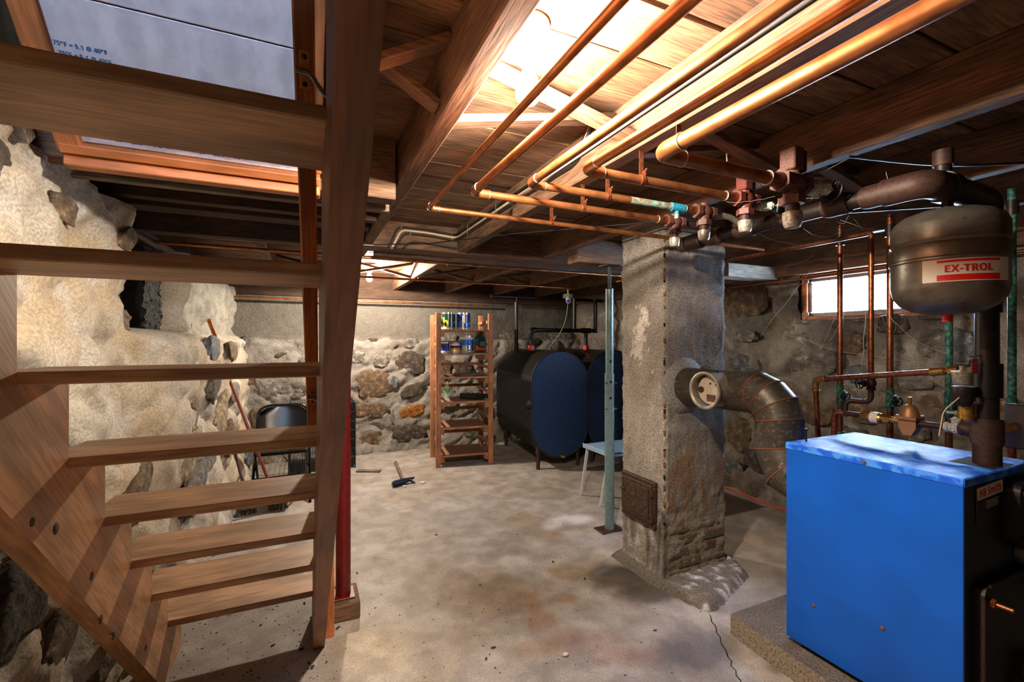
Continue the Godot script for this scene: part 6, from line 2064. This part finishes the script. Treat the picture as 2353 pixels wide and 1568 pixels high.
	for e in [["white stone chip lying beside the hammer on the floor", Vector3(1.05, 0.008, -4.41), 0.022], ["pale stone chip touching the hammer head", Vector3(0.86, 0.008, -4.37), 0.018], ["small white chip on the floor in front of the chimney footing", Vector3(1.05, 0.007, -1.73), 0.013]]:
		s = Sh.new()
		s.lathe([Vector2(0, -0.4), Vector2(0.7, -0.35), Vector2(1.0, 0.0), Vector2(0.75, 0.4), Vector2(0, 0.5)].map(func(q: Vector2) -> Vector2: return q * e[2]), Transform3D(Basis(Vector3.UP, 0.4).scaled(Vector3(1.2, 0.9, 0.8)), e[1]), 9)
		solo("stone_chip", e[0], "stone", s, M.chip_white)
	solo("floor_board", "thin weathered board lying flat on the floor beside the crate", "board", bar_at(Vector3(0.50, 0.012, -5.10), Vector3(0.73, 0.012, -4.98), 0.07, 0.014), M.grey_x)
	# low table behind the green post
	var tb := thing("folding_table", "low pale blue metal folding table partly hidden behind the green post", "table", Vector3(2.6, 0, -3.3))
	s = Sh.new()
	s.slab(Vector3(2.32, 0.435, -3.52), Vector3(2.90, 0.452, -3.12), 0.005)
	part(tb, "table_top", s, M.pale_blue)
	s = Sh.new()
	for e in [[Vector3(2.32, 0.42, -3.52), Vector3(2.33, 0.46, -3.12)], [Vector3(2.32, 0.42, -3.13), Vector3(2.90, 0.46, -3.12)]]:
		s.slab(e[0], e[1], 0.002)
	part(tb, "rim", s, M.pale_blue)
	for e in [[Vector3(2.35, 0.435, -3.16), Vector3(2.27, 0.0, -3.17)], [Vector3(2.87, 0.435, -3.16), Vector3(2.93, 0.0, -3.17)], [Vector3(2.35, 0.435, -3.48), Vector3(2.28, 0.0, -3.48)], [Vector3(2.87, 0.435, -3.48), Vector3(2.93, 0.0, -3.48)]]:
		part(tb, "leg", bar_at(e[0], e[1], 0.028, 0.012, Vector3(0, 0, 1)), M.window_grey)
	# orange cord along the wall
	s = Sh.new()
	var pts := []
	for k in 30:
		var u := k / 29.0
		pts.append(Vector3(3.60 + 0.03 * sin(u * 7.0), 0.01 + floor_h(3.6, lerpf(-3.6, -1.6, u)), lerpf(-3.6, -1.6, u)))
	s.tube(pts, 0.007, 8)
	solo("extension_cord", "bright orange extension cord on the floor along the window wall", "cord", s, M.cord_orange)

func build_fine() -> void:
	# copper pipes that cross under the far joists
	var xs := [["bright copper pipe hung just beyond the girder", -3.53, 2.025, -0.9, 3.55, 0.012], ["copper pipe hung midway across the far joists", -4.58, 2.022, -0.9, 2.86, 0.012], ["copper pipe along the top of the stone back wall", -5.80, 1.885, -0.75, 2.3, 0.013]]
	for e: Array in xs:
		var t := thing("crossing_pipe", e[0], "pipe", Vector3(0, e[2], e[1]), "copper pipes crossing under the far joists")
		part(t, "pipe", tube_at([Vector3(e[3], e[2], e[1]), Vector3(e[4], e[2], e[1])], e[5], 12), M.copper)
		for x: float in [0.38, 1.04, 1.73]:
			var s := Sh.new()
			s.ring(Vector3(x, e[2], e[1]), Vector3.RIGHT, e[5] + 0.002, 0.0022, 14, 5)
			s.tube([Vector3(x, e[2] + 0.012, e[1]), Vector3(x, e[2] + 0.034, e[1])], 0.0022, 5)
			part(t, "hook", s, M.copper_old)
	# cables stapled to the girder and along the joist
	var zf := -3.172
	var cab := [["black cable stapled to the girder, uppermost of the bundle", 0.0, M.cable_black, 0.0068], ["off-white cable stapled to the girder and joist", 0.022, M.cable_white, 0.0075], ["black cable stapled to the girder below the off-white one", 0.042, M.cable_black, 0.0068], ["black cable lowest on the girder face", 0.098, M.cable_black, 0.0065]]
	for k in 4:
		var e: Array = cab[k]
		var y: float = 2.185 - e[1]
		var x0: float = 0.545 + 0.022 * k + (0.03 if k == 3 else 0.0)
		var pts := [Vector3(x0 - 0.03, 2.035, zf), Vector3(x0, 2.10 - 0.3 * e[1], zf), Vector3(x0 + 0.035, y + 0.008, zf), Vector3(0.80, y + 0.004, zf), Vector3(0.985, y - 0.012, zf)]
		if k < 3:
			pts.append_array([Vector3(1.001, y - 0.012, -3.11), Vector3(1.001, y - 0.012, -2.2), Vector3(1.001, y - 0.02, -1.55), Vector3(0.996, DECK + 0.01, -1.44)])
		else:
			pts.append(Vector3(1.005, y - 0.014, zf))
		var s := Sh.new()
		s.tube(bend(pts, 0.06, 6), e[3], 8)
		solo("cable", e[0], "cable", s, e[2], "cables stapled along the girder")
	var st := thing("cable_staples", "small bright staples holding the cables to girder and joist", "staples", Vector3(0.8, 2.1, zf))
	for e in [[0.60, 2.19, zf + 0.008], [0.64, 2.165, zf + 0.008], [0.66, 2.145, zf + 0.008], [0.95, 2.155, zf + 0.008], [0.965, 2.135, zf + 0.008]]:
		part(st, "staple", bar_at(Vector3(e[0], e[1] - 0.012, e[2]), Vector3(e[0] + 0.006, e[1] + 0.012, e[2]), 0.004, 0.003), M.steel)
	for z in [-2.9, -2.4, -1.9]:
		part(st, "staple", bar_at(Vector3(0.992, 2.115, z), Vector3(0.992, 2.185, z), 0.004, 0.003, Vector3.RIGHT), M.steel)
	var s := Sh.new()
	s.tube([Vector3(0.758, 1.962, 1.15), Vector3(0.756, 1.962, -1.2), Vector3(0.79, 1.985, -1.75), Vector3(0.96, 2.10, -2.1)], 0.0072, 8)
	solo("cable", "grey cable tied alongside the third overhead copper pipe", "cable", s, M.cable_grey)
	s = Sh.new()
	s.tube([Vector3(0.13, 2.03, -3.10), Vector3(0.40, 2.04, -3.12), Vector3(0.75, 2.045, -2.95), Vector3(1.10, 2.035, -2.45), Vector3(1.70, 2.04, -1.9), Vector3(2.4, 2.03, -1.35), Vector3(3.0, 2.04, -0.9)], 0.0045, 6)
	solo("cable", "thin black wire slung under the joists past the chimney", "cable", s, M.cable_black)
	s = Sh.new()
	s.tube(bend([Vector3(1.73, 2.045, -0.95), Vector3(2.0, 2.00, -0.80), Vector3(2.5, 2.02, -0.55)], 0.2), 0.0045, 6)
	solo("cable", "thin black wire under the dark joist above the largest flow valve", "cable", s, M.cable_black)
	# cobweb threads near the window and on the joists
	var ct := RandomNumberGenerator.new()
	ct.seed = 21
	s = Sh.new()
	var thread := func(a: Vector3, b: Vector3, sag: float, r: float) -> void:
		var jit := 0.012 * a.distance_to(b)
		var pts := []
		for k in 9:
			var u := k / 8.0
			pts.append(a.lerp(b, u) + Vector3(0, -sag * sin(PI * u), 0) + Vector3(ct.randf_range(-1, 1), ct.randf_range(-1, 1), ct.randf_range(-1, 1)) * jit)
		s.tube(pts, r, 4)
	for k in 20:
		var a := Vector3(ct.randf_range(2.3, 2.9), ct.randf_range(1.55, 2.02), ct.randf_range(-1.6, -0.85))
		thread.call(a, a + Vector3(ct.randf_range(-0.3, 0.3), ct.randf_range(-0.35, 0.05), ct.randf_range(-0.3, 0.3)), ct.randf_range(0.0, 0.06), 0.0004)
	for k in 12:
		var a := Vector3(ct.randf_range(1.6, 2.4), ct.randf_range(1.88, 2.04), ct.randf_range(-1.5, -0.8))
		thread.call(a, a + Vector3(ct.randf_range(-0.25, 0.25), ct.randf_range(-0.08, 0.04), ct.randf_range(-0.25, 0.25)), ct.randf_range(0.0, 0.04), 0.0004)
	thread.call(Vector3(2.70, 1.62, -1.40), Vector3(2.70, 1.25, -1.42), 0.0, 0.0009)
	thread.call(Vector3(2.50, 1.45, -1.75), Vector3(3.1, 1.28, -1.1), 0.05, 0.0006)
	var web := solo("cobwebs", "pale cobweb threads strung between pipes, joists and window", "cobweb", s, M.web)
	web.set_meta("kind", "stuff")
	# rusty bracket, nails and wood splinters
	solo("tie_wire", "thin twisted wire hanging from the joist above the thickest copper pipe", "wire", tube_at([Vector3(1.33, 2.05, -1.12), Vector3(1.31, 1.985, -1.10), Vector3(1.28, 1.975, -1.11)], 0.0025, 6), M.grey_y)
	# crumbs and dry leaf bits on the floor by the stairs
	var bit := Sh.new()
	bit.lathe([Vector2(0, -0.35), Vector2(0.8, -0.2), Vector2(1.0, 0.05), Vector2(0.5, 0.35), Vector2(0, 0.4)], Transform3D(Basis().scaled(Vector3(1.5, 0.7, 0.7)), Vector3.ZERO), 6)
	var mm := MultiMesh.new()
	mm.transform_format = MultiMesh.TRANSFORM_3D
	mm.mesh = bit.mesh()
	mm.instance_count = 900
	for k in 900:
		var x := ct.randf_range(-0.55, 0.15) if k < 520 else ct.randf_range(0.1, 2.0)
		var z := ct.randf_range(-3.3, -1.5) if k < 520 else ct.randf_range(-4.2, -1.15)
		var r := ct.randf_range(0.0012, 0.0045) * (1.0 if ct.randf() < 0.93 else 2.4)
		mm.set_instance_transform(k, Transform3D(Basis(Vector3.UP, ct.randf() * TAU).scaled(Vector3(r, r * 0.7, r)), Vector3(x, floor_h(x, z) + r * 0.25, z)))
	var mi := MultiMeshInstance3D.new()
	mi.name = "floor_debris"
	mi.multimesh = mm
	mi.material_override = M.debris
	add_child(mi)
	mi.set_meta("kind", "stuff")
	mi.set_meta("label", "dark crumbs and bits of leaf scattered on the concrete floor")
	mi.set_meta("category", "debris")
